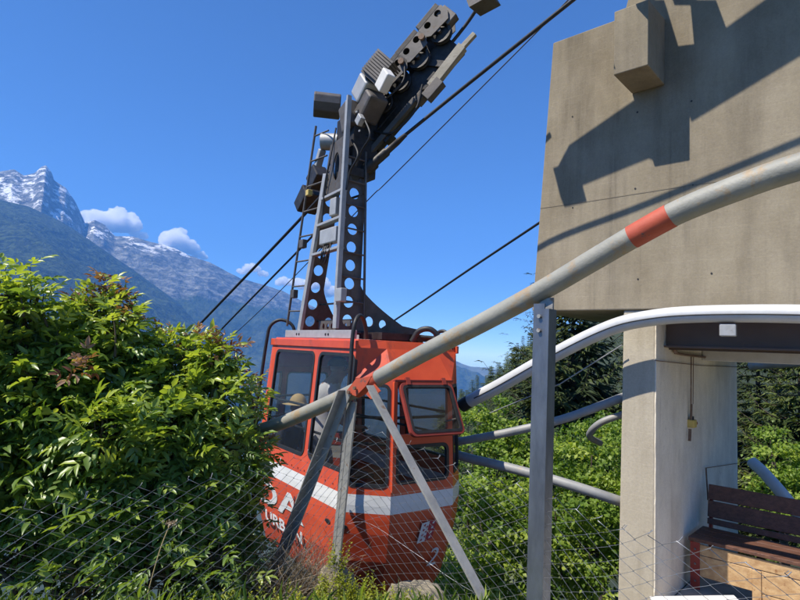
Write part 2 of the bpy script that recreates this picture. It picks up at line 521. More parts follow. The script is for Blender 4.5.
def compound_leaves(base, along, normal, L, tone, pairs=3):
    """pinnate leaves: pairs of leaflets and a terminal one along a rachis"""
    al = unit(along)
    nm = unit(normal - al * (normal * al).sum(1, keepdims=True))
    sd = np.cross(nm, al)
    out = []
    n = len(base)
    def put(t, side, sc_):
        jit = RNG.normal(size=(n, 3)) * 0.13
        b = base + al * (L * t)[:, None] - nm * (L * t * t * 0.22)[:, None]
        d = unit(al * (0.62 if side else 1.0) + sd * (0.85 * side) - nm * 0.22 + jit)
        nn = unit(nm + jit * 1.6)
        ln = L * 0.56 * sc_ * RNG.uniform(0.85, 1.15, n)
        out.append(leaves(b, d, nn, ln, ln * RNG.uniform(0.38, 0.54, n), np.clip(tone + RNG.normal(size=n) * 0.08, 0, 1)))
    for i in range(pairs):
        t = 0.34 + 0.56 * i / max(1, pairs - 1)
        s = 0.78 + 0.22 * math.sin(math.pi * (i + 0.7) / pairs)
        put(np.full(n, t), 1, s)
        put(np.full(n, t), -1, s)
    put(np.full(n, 0.98), 0, 1.0)
    return merge(out)

# ------------------------------------------------------------------ ground
def smooth01(x): 
    x = np.clip(x, 0, 1)
    return x * x * (3 - 2 * x)
PL_O, PL_D = Vector((-0.09, 3.4, 0)), Vector((0.698, -0.716, 0))     # line of the foreground pipe and fence
PL_N = Vector((0.716, 0.698, 0))
def ground_z(x, y):
    x, y = np.asarray(x, float), np.asarray(y, float)
    a = -0.6 * x + 0.8 * y
    b = 0.8 * x + 0.6 * y
    far = -0.62 * np.maximum(a - 3.4, 0) + 0.63 * np.clip(b - 38, 0, 185)
    q = (x - PL_O.x) * PL_N.x + (y - PL_O.y) * PL_N.y
    pit = -2.1 * smooth01((q - 0.15) / 1.1)
    near = 0.10 * smooth01((q + 1.6) / 1.5) + 0.04 * np.sin(x * 2.1 + 0.5) * np.sin(y * 1.7)
    z = near + np.minimum(pit, 0) + np.where(a > 3.4, far, np.maximum(far, 0) * smooth01((b - 6) / 10))
    z = z + smooth01((np.hypot(x, y) - 30) / 200) * 6 * np.sin(x * 0.021 + 1) * np.sin(y * 0.017)
    k = 40.0
    floor = -380.0
    return floor + k * np.log1p(np.exp(np.clip((z - floor) / k, -50, 50))) - k * np.log1p(np.exp(floor / k)) * 0
nr, na = 170, 288
rr_ = np.concatenate([[0.0], np.geomspace(0.3, 8000, nr - 1)])
aa_ = np.linspace(0, 2 * np.pi, na, endpoint=False)
X = (rr_[:, None] * np.sin(aa_)[None]); Y = (rr_[:, None] * np.cos(aa_)[None])
Z = ground_z(X, Y)
Vg = np.stack([X, Y, Z], -1).reshape(-1, 3)
i, j = np.meshgrid(np.arange(nr - 1), np.arange(na), indexing='ij')
j2 = (j + 1) % na
Fg = np.stack([i * na + j, (i + 1) * na + j, (i + 1) * na + j2, i * na + j2], -1).reshape(-1, 4)
gm, t, out = nodes_of('hillside_ground')
bs = N(t, 'ShaderNodeBsdfPrincipled')
bs.inputs['Roughness'].default_value = 0.95
n1 = noise_node(t, 1.5, 10, 0.7)
c1 = ramp(t, n1.outputs['Fac'], [(0.35, (0.10, 0.11, 0.04)), (0.48, (0.24, 0.21, 0.14)), (0.7, (0.40, 0.35, 0.26))]).outputs[0]  # near ground, out of view, made pale to bounce fill light
n2 = noise_node(t, 0.006, 10, 0.65)
c2 = ramp(t, n2.outputs['Fac'], [(0.35, (0.015, 0.026, 0.012)), (0.55, (0.028, 0.042, 0.018)), (0.72, (0.065, 0.078, 0.032))]).outputs[0]
tcg = N(t, 'ShaderNodeTexCoord')
ln = N(t, 'ShaderNodeVectorMath', operation='LENGTH')
t.links.new(tcg.outputs['Object'], ln.inputs[0])
mr = N(t, 'ShaderNodeMapRange')
mr.inputs['From Min'].default_value, mr.inputs['From Max'].default_value = 2.6, 4.2
t.links.new(ln.outputs['Value'], mr.inputs[0])
t.links.new(mixc(t, mr.outputs[0], c1, c2), bs.inputs['Base Color'])
bp = N(t, 'ShaderNodeBump')
bp.inputs['Distance'].default_value = 0.03
nb = noise_node(t, 14, 8, 0.7)
t.links.new(nb.outputs['Fac'], bp.inputs['Height'])
t.links.new(bp.outputs[0], bs.inputs['Normal'])
t.links.new(bs.outputs[0], out.inputs[0])
g = link('ground', np_mesh('ground', Vg, Fg), gm, smooth=True)
tagp(g, 'steep hillside falling away below the fence into the valley', 'ground', kind='structure')
def gz(x, y): return float(ground_z(x, y))

# ------------------------------------------------------------------ mountains
def fbm2(x, y, seed, octaves=7, ridged=False, lac=2.05, gain=0.5):
    """numpy value-gradient noise, fractal"""
    rs = np.random.default_rng(seed)
    perm = rs.permutation(512)
    ang = rs.uniform(0, 2 * np.pi, 512)
    gx, gy = np.cos(ang), np.sin(ang)
    out = np.zeros_like(x); amp = 1.0
    for o in range(octaves):
        xi, yi = np.floor(x).astype(int), np.floor(y).astype(int)
        xf, yf = x - xi, y - yi
        u, v = xf ** 3 * (xf * (xf * 6 - 15) + 10), yf ** 3 * (yf * (yf * 6 - 15) + 10)
        def gr(ix, iy, dx, dy):
            h = perm[(perm[ix & 511] + iy) & 511]
            return gx[h] * dx + gy[h] * dy
        n = (gr(xi, yi, xf, yf) * (1 - u) + gr(xi + 1, yi, xf - 1, yf) * u) * (1 - v) + \
            (gr(xi, yi + 1, xf, yf - 1) * (1 - u) + gr(xi + 1, yi + 1, xf - 1, yf - 1) * u) * v
        out += amp * ((1 - np.abs(n) * 2.2) - 0.5 if ridged else n)
        x, y, amp = x * lac + 17.3, y * lac + 9.1, amp * gain
    return out
def mountain(name, sil, dist, slope, mat, label, seed, amp, fine, ncol=620, nrow=150, floor=-400, ridge_amp=0.15, dvar=0, min_run=150):
    """range whose crest passes over the given skyline; slopes fall to the valley floor in front and behind"""
    sil = sorted(sil)
    px = np.linspace(sil[0][0], sil[-1][0], ncol)
    py = np.interp(px, [s[0] for s in sil], [s[1] for s in sil])
    rays = np.array([ray(a, b) for a, b in zip(px, py)])
    hl = np.hypot(rays[:, 0], rays[:, 1])
    D = dist + dvar * np.sin(np.linspace(0, 9, ncol)) + dvar * 0.6 * np.sin(np.linspace(0, 23, ncol) + 1)
    ridge = np.array(CAM)[None] + rays * (D / hl)[:, None]
    dirs = rays[:, :2] / hl[:, None]
    zr = ridge[:, 2]
    tt = np.concatenate([np.linspace(0, 1, int(nrow * 0.82)) ** 0.85, 1 + np.linspace(0, 0.35, nrow - int(nrow * 0.82) + 1)[1:]])
    run = np.maximum((zr - floor) * slope, min_run)
    dd = D[None] + (tt[:, None] - 1) * run[None]
    prof = np.where(tt[:, None] <= 1, tt[:, None] ** 1.15, 1 - (tt[:, None] - 1) * 1.6)
    z = floor + (zr - floor)[None] * prof
    x = dirs[None, :, 0] * dd; y = dirs[None, :, 1] * dd
    gul = fbm2(x / amp * 0.25, y / amp * 0.25, seed, 8, True) 
    fi = fbm2(x / amp * 1.3, y / amp * 1.3, seed + 5, 6)
    damp = np.clip((1 - np.abs(tt[:, None] - 1) * 0), 0, 1) * np.clip(np.abs(tt[:, None] - 1) * 6 + ridge_amp, 0, 1) * np.clip(tt[:, None] * 5, 0, 1)
    z = z + (gul * amp * 0.32 + fi * fine) * damp
    V = np.stack([x, y, z], -1).reshape(-1, 3)
    nr_, nc_ = x.shape
    i, j = np.meshgrid(np.arange(nr_ - 1), np.arange(nc_ - 1), indexing='ij')
    Fq = np.stack([i * nc_ + j, i * nc_ + j + 1, (i + 1) * nc_ + j + 1, (i + 1) * nc_ + j], -1).reshape(-1, 4)
    o = link(name, np_mesh(name, V, Fq), mat, smooth=True)
    tagp(o, label, 'mountain', kind='structure')
    return o
def mountmat(name, forest, rock, snow=None, treeline=None, snowline=None, tree_scale=0.06, band=120.0, bump_d=6.0):
    mt, t, out = nodes_of(name)
    bs = N(t, 'ShaderNodeBsdfPrincipled')
    bs.inputs['Roughness'].default_value = 0.95
    bs.inputs['Specular IOR Level'].default_value = 0.1
    nf = noise_node(t, tree_scale, 4, 0.7)
    nf2 = noise_node(t, tree_scale * 0.08, 8, 0.65)
    cf = ramp(t, nf.outputs['Fac'], [(0.42, forest[0]), (0.60, forest[1])]).outputs[0]
    kf = ramp(t, nf2.outputs['Fac'], [(0.46, (0, 0, 0)), (0.66, (1, 1, 1))]).outputs[0]
    kf2 = mixc(t, 1.0, kf, (0.55, 0.55, 0.55), 'MULTIPLY')
    cf = mixc(t, kf2, cf, forest[2])
    nr1 = noise_node(t, tree_scale * 0.35, 10, 0.72, (1, 1, 2.4))
    cr = ramp(t, nr1.outputs['Fac'], [(0.38, rock[0]), (0.5, rock[1]), (0.62, rock[2])]).outputs[0]
    geo = N(t, 'ShaderNodeNewGeometry')
    sx = N(t, 'ShaderNodeSeparateXYZ')
    t.links.new(geo.outputs['Position'], sx.inputs[0])
    c = cf
    nb = noise_node(t, tree_scale * 0.16, 9, 0.7)
    def above(line, width, jitter):
        ma = N(t, 'ShaderNodeMath', operation='MULTIPLY_ADD')
        ma.inputs[1].default_value = jitter
        t.links.new(nb.outputs['Fac'], ma.inputs[0])
        t.links.new(sx.outputs['Z'], ma.inputs[2])
        m_ = N(t, 'ShaderNodeMapRange')
        m_.inputs['From Min'].default_value = line + jitter * 0.5
        m_.inputs['From Max'].default_value = line + jitter * 0.5 + width
        t.links.new(ma.outputs[0], m_.inputs[0])
        return m_.outputs[0]
    if treeline is not None: c = mixc(t, above(treeline, band * 0.5, band * 6), c, cr)
    if snowline is not None:
        sn = above(snowline, band, band * 9)
        ns = noise_node(t, tree_scale * 0.22, 10, 0.75, (1, 1, 1.8))
        ks = ramp(t, ns.outputs['Fac'], [(0.515, (0, 0, 0)), (0.55, (1, 1, 1))]).outputs[0]
        sN = N(t, 'ShaderNodeSeparateXYZ')
        t.links.new(geo.outputs['Normal'], sN.inputs[0])
        fl = N(t, 'ShaderNodeMapRange')
        fl.inputs['From Min'].default_value, fl.inputs['From Max'].default_value = 0.28, 0.55
        t.links.new(sN.outputs['Z'], fl.inputs[0])
        m1 = N(t, 'ShaderNodeMath', operation='MULTIPLY'); m2 = N(t, 'ShaderNodeMath', operation='MULTIPLY')
        t.links.new(sn, m1.inputs[0]); t.links.new(ks, m1.inputs[1])
        t.links.new(m1.outputs[0], m2.inputs[0]); t.links.new(fl.outputs[0], m2.inputs[1])
        c = mixc(t, m2.outputs[0], c, snow)
    t.links.new(c, bs.inputs['Base Color'])
    bp = N(t, 'ShaderNodeBump')
    bp.inputs['Strength'].default_value = 1.0
    bp.inputs['Distance'].default_value = bump_d
    t.links.new(nf.outputs['Fac'], bp.inputs['Height'])
    t.links.new(bp.outputs[0], bs.inputs['Normal'])
    t.links.new(bs.outputs[0], out.inputs[0])
    return mt
M['forest'] = mountmat('forested_slope', ((0.004, 0.009, 0.006), (0.060, 0.088, 0.038), (0.062, 0.085, 0.040)), ((.1, .1, .1), (.2, .2, .2), (.3, .3, .3)), tree_scale=0.03, bump_d=24)
M['alp'] = mountmat('rock_and_snow', ((0.030, 0.050, 0.026), (0.060, 0.085, 0.040), (0.12, 0.135, 0.075)),
                    ((0.045, 0.050, 0.048), (0.135, 0.142, 0.135), (0.29, 0.295, 0.28)), (0.85, 0.86, 0.88), 330, 760, 0.03, 55, 22)
M['farhill'] = mountmat('far_hills', ((0.10, 0.12, 0.08), (0.16, 0.17, 0.11), (0.24, 0.23, 0.17)), ((.1, .1, .1), (.2, .2, .2), (.3, .3, .3)), tree_scale=0.004, bump_d=40)
mountain('forested_mountain', [(-420, 60), (-250, 128), (-100, 172), (0, 200), (28, 207), (60, 221), (85, 237), (100, 247), (130, 267), (160, 289), (185, 307), (210, 330), (235, 357), (262, 383), (290, 405), (320, 424), (350, 436)],
         4600, 1.9, M['forest'], 'dark forested mountain slope descending from the left edge', 3, 280, 9, floor=-390, min_run=3200)
mountain('snowy_mountain', [(-420, 150), (-250, 140), (-120, 160), (-40, 178), (0, 172), (14, 170), (24, 176), (35, 173), (41, 167), (46, 165), (52, 173), (54, 180), (66, 188), (75, 201), (82, 216), (85, 223), (95, 220), (105, 225), (115, 236), (133, 237), (150, 242), (161, 244), (175, 248), (189, 255), (210, 262), (227, 271), (241, 278), (266, 285), (282, 290), (300, 300), (330, 316), (360, 330), (400, 346), (430, 358), (462, 370), (490, 382)],
         5600, 1.7, M['alp'], 'snow-streaked grey rock peak and ridge behind the forested slope', 21, 300, 42, ncol=900, nrow=220, floor=-395, ridge_amp=0.10, dvar=150)
mountain('valley_hills', [(150, 356), (300, 357), (400, 358), (440, 359), (456, 361), (462, 364), (470, 367), (482, 369), (500, 370), (540, 368), (600, 366), (700, 366), (900, 366)],
         7300, 2.6, M['farhill'], 'pale blue far hills across the valley to the right of the cabin', 33, 260, 15, ncol=300, nrow=60, floor=-395)

# ------------------------------------------------------------------ clouds (beyond the haze)
cm, t, out = nodes_of('cloud_vapour')
cv = N(t, 'ShaderNodeVolumeScatter')
cv.inputs['Color'].default_value = (1, 1, 1, 1)
cv.inputs['Density'].default_value = 0.012
cv.inputs['Anisotropy'].default_value = 0.0
t.links.new(cv.outputs[0], out.inputs['Volume'])
def cloud(label, blobs, dist=20000):
    bm = bmesh.new()
    k = dist / F
    c0 = PD(blobs[0][0], blobs[0][1], dist)
    for (x, y, r) in blobs:
        n = max(7, int(r * 2.2))
        for q in range(n):
            a = random.uniform(0, 6.283); rad = r * math.sqrt(random.random()) * 0.75
            s = r * random.uniform(0.28, 0.55)
            c = PD(x + rad * math.cos(a), y - abs(rad * math.sin(a)) * 0.62 + r * 0.15, dist + random.uniform(-r, r) * k * 0.7)
            bmesh.ops.create_icosphere(bm, subdivisions=4, radius=s * k, matrix=Matrix.Translation(c - c0) @ Matrix.Diagonal((1, 1, 0.85, 1)))
    for v in bm.verts:
        p = v.co / k
        d = mnoise.fractal(p * 0.30, 0.9, 2.1, 7) * 1.1 + mnoise.fractal(p * 1.3, 0.9, 2.1, 5) * 0.55
        v.co += v.normal * (d * k)
    me = bpy.data.meshes.new('cumulus_cloud')
    bm.to_mesh(me); bm.free()
    o = link('cumulus_cloud', me, cm, smooth=True)
    o.location = c0
    return tagp(o, label, 'cloud', 'white clouds above the ridge')
cloud('largest white cumulus cloud just right of the snowy peak', [(104, 222, 17), (122, 224, 17), (92, 216, 10), (138, 236, 8), (118, 213, 9)])
cloud('smaller white cumulus cloud rising over the middle of the grey ridge', [(174, 240, 13), (186, 248, 12), (166, 248, 9), (200, 256, 7), (178, 232, 8)])
cloud('small low cloud above the lower ridge left of the hanger', [(252, 268, 8), (242, 272, 6), (262, 274, 6)])
cloud('low cloud seen between the ropes and the hanger column', [(284, 282, 8), (300, 284, 10), (318, 284, 12), (332, 292, 10)])

# ------------------------------------------------------------------ haze
hz, t, out = nodes_of('valley_haze')
pv = N(t, 'ShaderNodeVolumePrincipled')
pv.inputs['Color'].default_value = (0.15, 0.43, 1.0, 1)
pv.inputs['Density'].default_value = 0.000112
pv.inputs['Absorption Color'].default_value = (0.04, 0.04, 0.04, 1)
pv.inputs['Anisotropy'].default_value = 0.0
t.links.new(pv.outputs[0], out.inputs['Volume'])
hb = MB()
hb.box((0, 0, 700), Vector((8100, 0, 0)), Vector((0, 8100, 0)), Vector((0, 0, 1120)))
tagp(hb.build('haze', hz), 'thin blue haze filling the valley air', 'haze', kind='stuff')
# ------------------------------------------------------------------ concrete station building
BO = Vector((1.43, 6.0, 0)); 
_pc = CAM + ray(532, 312) * 6.0
BO = Vector((_pc.x, _pc.y, 0))
UB = Vector((0.736, -0.677, 0)); VB = Vector((0.677, 0.736, 0)); ZU = Vector((0, 0, 1))
def B(s, v, z): return BO + UB * s + VB * v + ZU * z
def PW(px, py, off=0.0): return plane_hit(px, py, BO - VB * off, VB)      # on a plane parallel to the facade
def bs_of(p): return (Vector(p) - BO).dot(UB), Vector(p).z
ZB = 2.14
bld = empty('station_building', BO, 'tall stained concrete cable car station on a whitewashed wall', 'building')
wb = MB()
s_tl, z_tl = bs_of(PW(553, 45)); s_up, z_up = bs_of(PW(624, 14.5))
ztop = (z_tl + z_up) / 2
DV = 3.4
fac = [(0, ZB), (2.75, ZB), (2.75, 9.0), (s_up + 0.10, 9.0), (s_up + 0.05, ztop + 0.22), (s_up, ztop + 0.03), (s_up - 0.10, ztop), (s_tl, ztop)]
wb.plate(lambda a, b: B(a, 0, b), fac, (), DV, -VB)
wallo = wb.build('facade_block', M['concrete'], bld, 0.012)
# bracket: out from the facade
c_on = [PW(632, 94), PW(665, 85)]
zb_ = sum(p.z for p in c_on) / 2
sA, sB = bs_of(c_on[0])[0], bs_of(c_on[1])[0]
bk = MB()
OUT = 0.47
bk.hexa([B(sA, -OUT, zb_), B(sB, -OUT, zb_), B(sB, -0.004, zb_), B(sA, -0.004, zb_),
         B(sA, -OUT, zb_ + 0.62), B(sB, -OUT, zb_ + 0.62), B(sB, -0.004, zb_ + 0.66), B(sA, -0.004, zb_ + 0.66)])
bk.build('bracket', M['concrete'], bld, 0.008)
# supporting wall under the block (narrow lit end, whitewashed long side)
s0 = bs_of(PW(622.5, 400, -0.02))[0]; s1 = bs_of(PW(655, 400, -0.02))[0]
FLOOR = -0.56
pw = MB()
pw.hexa([B(s0 - 0.05, 0.02, -3.2), B(s1, 0.02, -3.2), B(s1, 3.3, -3.2), B(s0 - 0.05, 3.3, -3.2),
         B(s0, 0.02, ZB - 0.002), B(s1, 0.02, ZB - 0.002), B(s1, 3.3, ZB - 0.002), B(s0, 3.3, ZB - 0.002)])
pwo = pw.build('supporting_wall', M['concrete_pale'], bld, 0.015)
ww = MB()
prof = []
random.seed(4)
nz_ = 60
for k in range(nz_ + 1):
    z = FLOOR + (ZB - 0.01 - FLOOR) * k / nz_
    prof.append((0.020 + 0.018 * mnoise.noise(Vector((0, 0, z * 6))) + 0.006 * mnoise.noise(Vector((3, 0, z * 25))), z))
ww.plate(lambda a, b: B(s1 + 0.008, a, b), prof + [(3.27, ZB - 0.01), (3.27, FLOOR)], (), 0.010, UB)
wwo = ww.build('whitewash_coat', M['whitewash'], bld)
# white painted lintel and dark brown steel beam
lt = MB()
lv = 1.55
lt.hexa([B(s1 + .012, lv, 1.70), B(2.75, lv, 1.70), B(2.75, lv + .5, 1.70), B(s1 + .012, lv + .5, 1.70),
         B(s1 + .012, lv, 1.84), B(2.75, lv, 1.84), B(2.75, lv + .5, 1.84), B(s1 + .012, lv + .5, 1.84)])
lt.build('white_lintel', M['whitepaint'], bld, 0.006)
bm_ = MB()
v0_, zb0 = 0.30, 1.80
for (za, zc, va, vc) in ((zb0, zb0 + .016, -.07, .07), (zb0 + .016, zb0 + .286, -.006, .006), (zb0 + .286, zb0 + .302, -.07, .07)):
    bm_.hexa([B(s1 + .012, v0_ + va, za), B(2.75, v0_ + va, za), B(2.75, v0_ + vc, za), B(s1 + .012, v0_ + vc, za),
              B(s1 + .012, v0_ + va, zc), B(2.75, v0_ + va, zc), B(2.75, v0_ + vc, zc), B(s1 + .012, v0_ + vc, zc)])
bm_.hexa([B(s1 + .012, v0_ + .08, 1.78), B(2.75, v0_ + .08, 1.78), B(2.75, 1.5, 1.86), B(s1 + .012, 1.5, 1.86),
          B(s1 + .012, v0_ + .08, 1.80), B(2.75, v0_ + .08, 1.80), B(2.75, 1.5, 1.88), B(s1 + .012, 1.5, 1.88)])
bm_.build('steel_beam', M['brownbeam'], bld)
# formwork tie holes, a pour joint and drip stains of their own shape on the facade
random.seed(9)
for r_ in range(3):
    for k in range(3):
        q = MB()
        x_, z_ = .42 + .62 * k + random.uniform(-.10, .10), 2.55 + .78 * r_ + random.uniform(-.12, .12)
        q.plate(lambda a, b: B(x_ + a, -.003, z_ + b), circle2(0, 0, random.uniform(.006, .011), 10), (), .002, -VB)
        q.build('tie_hole', M['steeldark'], wallo)
q = MB()
q.plate(lambda a, b: B(a, -.0025, b), [(.07, 3.262), (.6, 3.258), (1.4, 3.264), (2.2, 3.259), (2.74, 3.262), (2.74, 3.268), (2.2, 3.266), (1.4, 3.270), (.6, 3.265), (.07, 3.269)], (), .0015, -VB)
q.build('pour_joint', M['concrete_dark'], wallo)
# platform slab
sb_ = MB()
sb_.hexa([B(s, v, z) for z in (FLOOR - .25, FLOOR) for s, v in ((s1 + .02, -.02), (s1 + .55, -1.3), (7, -1.3), (7, 2.4), (s1 + .02, 2.4))][:0] or [B(s1 + .02, -.02, FLOOR - .25), B(7, -.02, FLOOR - .25), B(7, 2.4, FLOOR - .25), B(s1 + .02, 2.4, FLOOR - .25), B(s1 + .02, -.02, FLOOR), B(7, -.02, FLOOR), B(7, 2.4, FLOOR), B(s1 + .02, 2.4, FLOOR)])
sb_.hexa([B(s1 + 1.0, -2.3, FLOOR - .25), B(7, -2.3, FLOOR - .25), B(7, -.021, FLOOR - .25), B(s1 + .30, -.021, FLOOR - .25), B(s1 + 1.0, -2.3, FLOOR), B(7, -2.3, FLOOR), B(7, -.021, FLOOR), B(s1 + .30, -.021, FLOOR)])  # unseen pale apron added to bounce sunlight onto the whitewashed wall
tagp(sb_.build('platform_floor', M['slab']), 'concrete platform floor at the foot of the whitewashed wall, with an unseen pale apron', 'floor', kind='structure')
kb = MB()
ka, kc = P(652, 605.5, 4.55), P(738, 604.5, 4.45)
kb.bar(ka, kc, 0.12, 0.10)
tagp(kb.build('kerb_board', M['whitepaint'], None, 0.006), 'white painted board along the edge of the platform floor', 'board')

# saddle beam of the ropes: overhead steelwork; unseen girders are cut to the outline of the broad slanting facade shadow
def caster(px, py, tt):
    return PW(px, py) + SUN * tt
sbm = empty('saddle_beam', caster(567, 160, 1.9), 'steel rope saddle beam reaching out overhead from the station', 'beam')
def slab_from(pts, tt, th, name, mat, parent, dirv=None):
    q = MB()
    base = [caster(x, y, tt) for x, y in pts]
    n = len(base)
    nn = VB * th
    q.add(base + [p - nn for p in base], [tuple(range(n)), tuple(range(2 * n - 1, n - 1, -1))] + [(i, (i + 1) % n, n + (i + 1) % n, n + i) for i in range(n)])
    return q.build(name, mat, parent)
slab_from([(556, 170), (569, 145), (637, 98), (652, 146), (644, 143), (578, 171)], 1.9, 0.10, 'girder', M['steeldark'], sbm)
slab_from([(686, 56), (770, -4), (1000, -170), (1000, -90), (806, 31), (686, 106)], 1.9, 0.10, 'girder', M['steeldark'], sbm)
slab_from([(553, 168), (557, 178), (579, 172), (572, 160)], 1.84, 0.20, 'rope_shoe', M['steelgrey'], sbm)
# added unseen plates, outlined to cast the upright shadow with its thin lit slit
mast = empty('shadow_mast', B((sA + sB) / 2, -OUT / 2, zb_ + 0.66), 'unseen steel plates shaped to cast the upright shadow on the facade', 'mast')
slab_from([(648, 0), (664, 0), (678, 46), (694, 44), (690, 0), (716, 0), (727, 30), (690, 54), (690, 112), (676, 96), (668, 62), (655, 62), (648, 12), (642, -90), (700, -90)], 1.25, 0.05, 'shadow_plate', M['steeldark'], mast)
slab_from([(672, -2), (694, -2), (688, -100), (662, -100)], 1.30, 0.05, 'shadow_plate', M['steeldark'], mast)

# ------------------------------------------------------------------ ropes
def lerp_(a, b, k): return a + (b - a) * k
def rope(name, pts, r, label, group=None, n=8, cat='cable'):
    q = MB()
    q.tube(smooth_path(pts, 6), r, n)
    return tagp(q.build(name, M['rope']), label, cat, group)
GR = 'steel ropes of the cable car'
main_rope = [P(60, 470, 16), P(175, 350, 9.8), P(305, 214, 7.0), P(372, 136, 6.35), P(386, 120, 6.28), P(458, 35, 6.05), P(485, -4, 5.85)]
rope('track_rope', main_rope, 0.019, 'thick black track rope running through the wheel carriage', GR)
def haul_pt(px, py):
    """point of the haul rope whose shadow falls on the facade at this pixel"""
    best = None
    for k in range(60, 800):
        p_ = caster(px, py, k * .01)
        x, y, d_ = proj(p_)
        e = abs(y - (136 + (x - 404) * (-1 - 136) / (575 - 404)))
        if best is None or e < best[0]: best = (e, p_)
    return best[1]
h1, h2 = haul_pt(535, 250), haul_pt(800, 141)
hd_ = (h2 - h1).normalized()
print('HAUL', proj(h1), proj(h2))
rope('haul_rope', [P(372, 161.7, 6.3), P(404, 136, 6.1), h1, lerp_(h1, h2, .5), h2, h2 + hd_ * 2], 0.019, 'dark haul rope rising from the socket at the hanger top to the upper edge', GR)
rope('lower_haul_rope', [P(90, 465, 14), P(207, 344, 9.6), P(300, 249, 7.2), P(318, 229, 6.9)], 0.014, 'middle one of the three ropes passing behind the hanger on its left', GR)
rope('signal_rope', [P(120, 440, 18), P(224, 344, 12), P(280, 291, 10), P(367, 201, 8.0), P(389, 180, 7.7), P(520, 49, 6.7), P(572, -4, 6.3), P(600, -34, 6.1)], 0.0075, 'thinnest rope passing behind the hanger below the haul rope', GR)
rope('second_track_rope', [P(330, 362, 14), P(395, 320, 11.5), P(470, 269, 9.3), P(536, 225, 8.0), P(600, 182, 7.0)], 0.019, 'black rope of the other track disappearing behind the concrete block', GR)

# ------------------------------------------------------------------ guide pipes
def PP(px, py): return plane_hit(px, py, PL_O + ZU * 1.65, PL_N)
gp = empty('guide_rail', PP(360, 560), 'long bent grey guide pipe with orange bands on steel posts before the cabin', 'guide rail')
path = smooth_path([PP(*q) for q in ((205, 440), (225, 436), (243, 433), (270, 427), (300, 415.5), (335, 400), (365, 385.5), (420, 355), (480, 324), (540, 291.5), (590, 262), (635, 235.5), (668, 217), (700, 202.5), (740, 187), (770, 176), (800, 166.5), (850, 152), (930, 140))], 5)
q = MB(); q.tube(path, 0.049, 20)
q.build('pipe', M['pipe'], gp)
def pipe_at(px):
    return min(path, key=lambda p: abs(proj(p)[0] - px))
def sub_path(a, b): 
    pts = [p for p in path if a < proj(p)[0] < b]
    return pts
q = MB(); q.tube([PP(632, 237.2), PP(650, 227), PP(671, 215.4)], 0.0508, 20); q.build('orange_band', M['pipeorange'], gp)
q = MB(); q.tube([PP(357, 390), PP(366, 385), PP(379, 377.5)], 0.0505, 20); q.build('orange_band', M['pipeorange'], gp)
# post beside the facade
tp, bt = PP(547, 292), Vector((0, 0, 0))
bt = Vector((tp.x, tp.y, -0.6))
dn = (PL_D).normalized(); nn_ = PL_N.normalized()
q = MB()
q.angle(tp - ZU * 0.06 - dn * 0.035 - nn_ * 0.056, bt - dn * 0.035 - nn_ * 0.056, 0.058, 0.007, dn, nn_)
q.angle(tp - ZU * 0.085 + dn * 0.050 - nn_ * 0.063, bt + dn * 0.050 - nn_ * 0.063, 0.066, 0.006, -dn, nn_)
po = q.build('post', M['galv'], gp)
for dz in (0.12, 0.185):
    q = MB()
    c = tp - ZU * dz - nn_ * 0.066 + dn * 0.004
    q.tube([c, c - nn_ * 0.010], 0.010, 6, smooth=False)
    q.build('bolt', M['galvworn'], po)
q = MB(); q.bar(tp - ZU * 0.10, tp - ZU * 0.028, 0.07, 0.012, nn_); q.build('weld_plate', M['galvworn'], gp)
def leg(px0, py0, px1, py1, z1, wd, mt, sgn=1, off=0.055):
    a, b = PP(px0, py0) - nn_ * off, PP(px1, py1) - nn_ * off
    d = (b - a).normalized()
    b = a + d * ((a.z - z1) / -d.z)
    s = d.cross(nn_).normalized() * sgn
    q = MB(); q.angle(a - s * wd / 2, b - s * wd / 2, wd, 0.008, s, -nn_)
    return q.build('brace', mt, gp)
leg(355, 392, 287, 566, 0.02, 0.062, M['galvworn'], 1)
leg(379, 388, 496, 602, -0.1, 0.055, M['galvworn'], -1, 0.062)
q = MB()
a, b = PP(353, 402) - nn_ * 0.02, PP(336, 566) - nn_ * 0.02
d = (b - a).normalized(); b = a + d * 1.42
q.angle(a, b, 0.050, 0.006, dn, nn_); q.angle(a - dn * .004, b - dn * .004, 0.030, 0.006, -dn, nn_)
q.build('post', M['galvworn'], gp)
q = MB()
q.plate(lambda x, y: PP(x, y) - nn_ * 0.052, [(352, 392), (362, 379), (378, 376), (372, 386), (362, 396)], (), 0.010, -nn_)
q.build('gusset', M['pipeorange'], gp)
q = MB(); q.plate(lambda x, y: PP(x, y) - nn_ * 0.050, [(372, 394), (380, 384), (386, 391), (377, 399)], (), 0.010, -nn_); q.build('gusset', M['pipeorange'], gp)
for c in ((357, 392), (363, 388)):
    q = MB()
    p_ = PP(*c) - nn_ * 0.062
    q.tube([p_, p_ - nn_ * 0.014], 0.012, 6, smooth=False)
    q.build('bolt', M['rust'], gp)

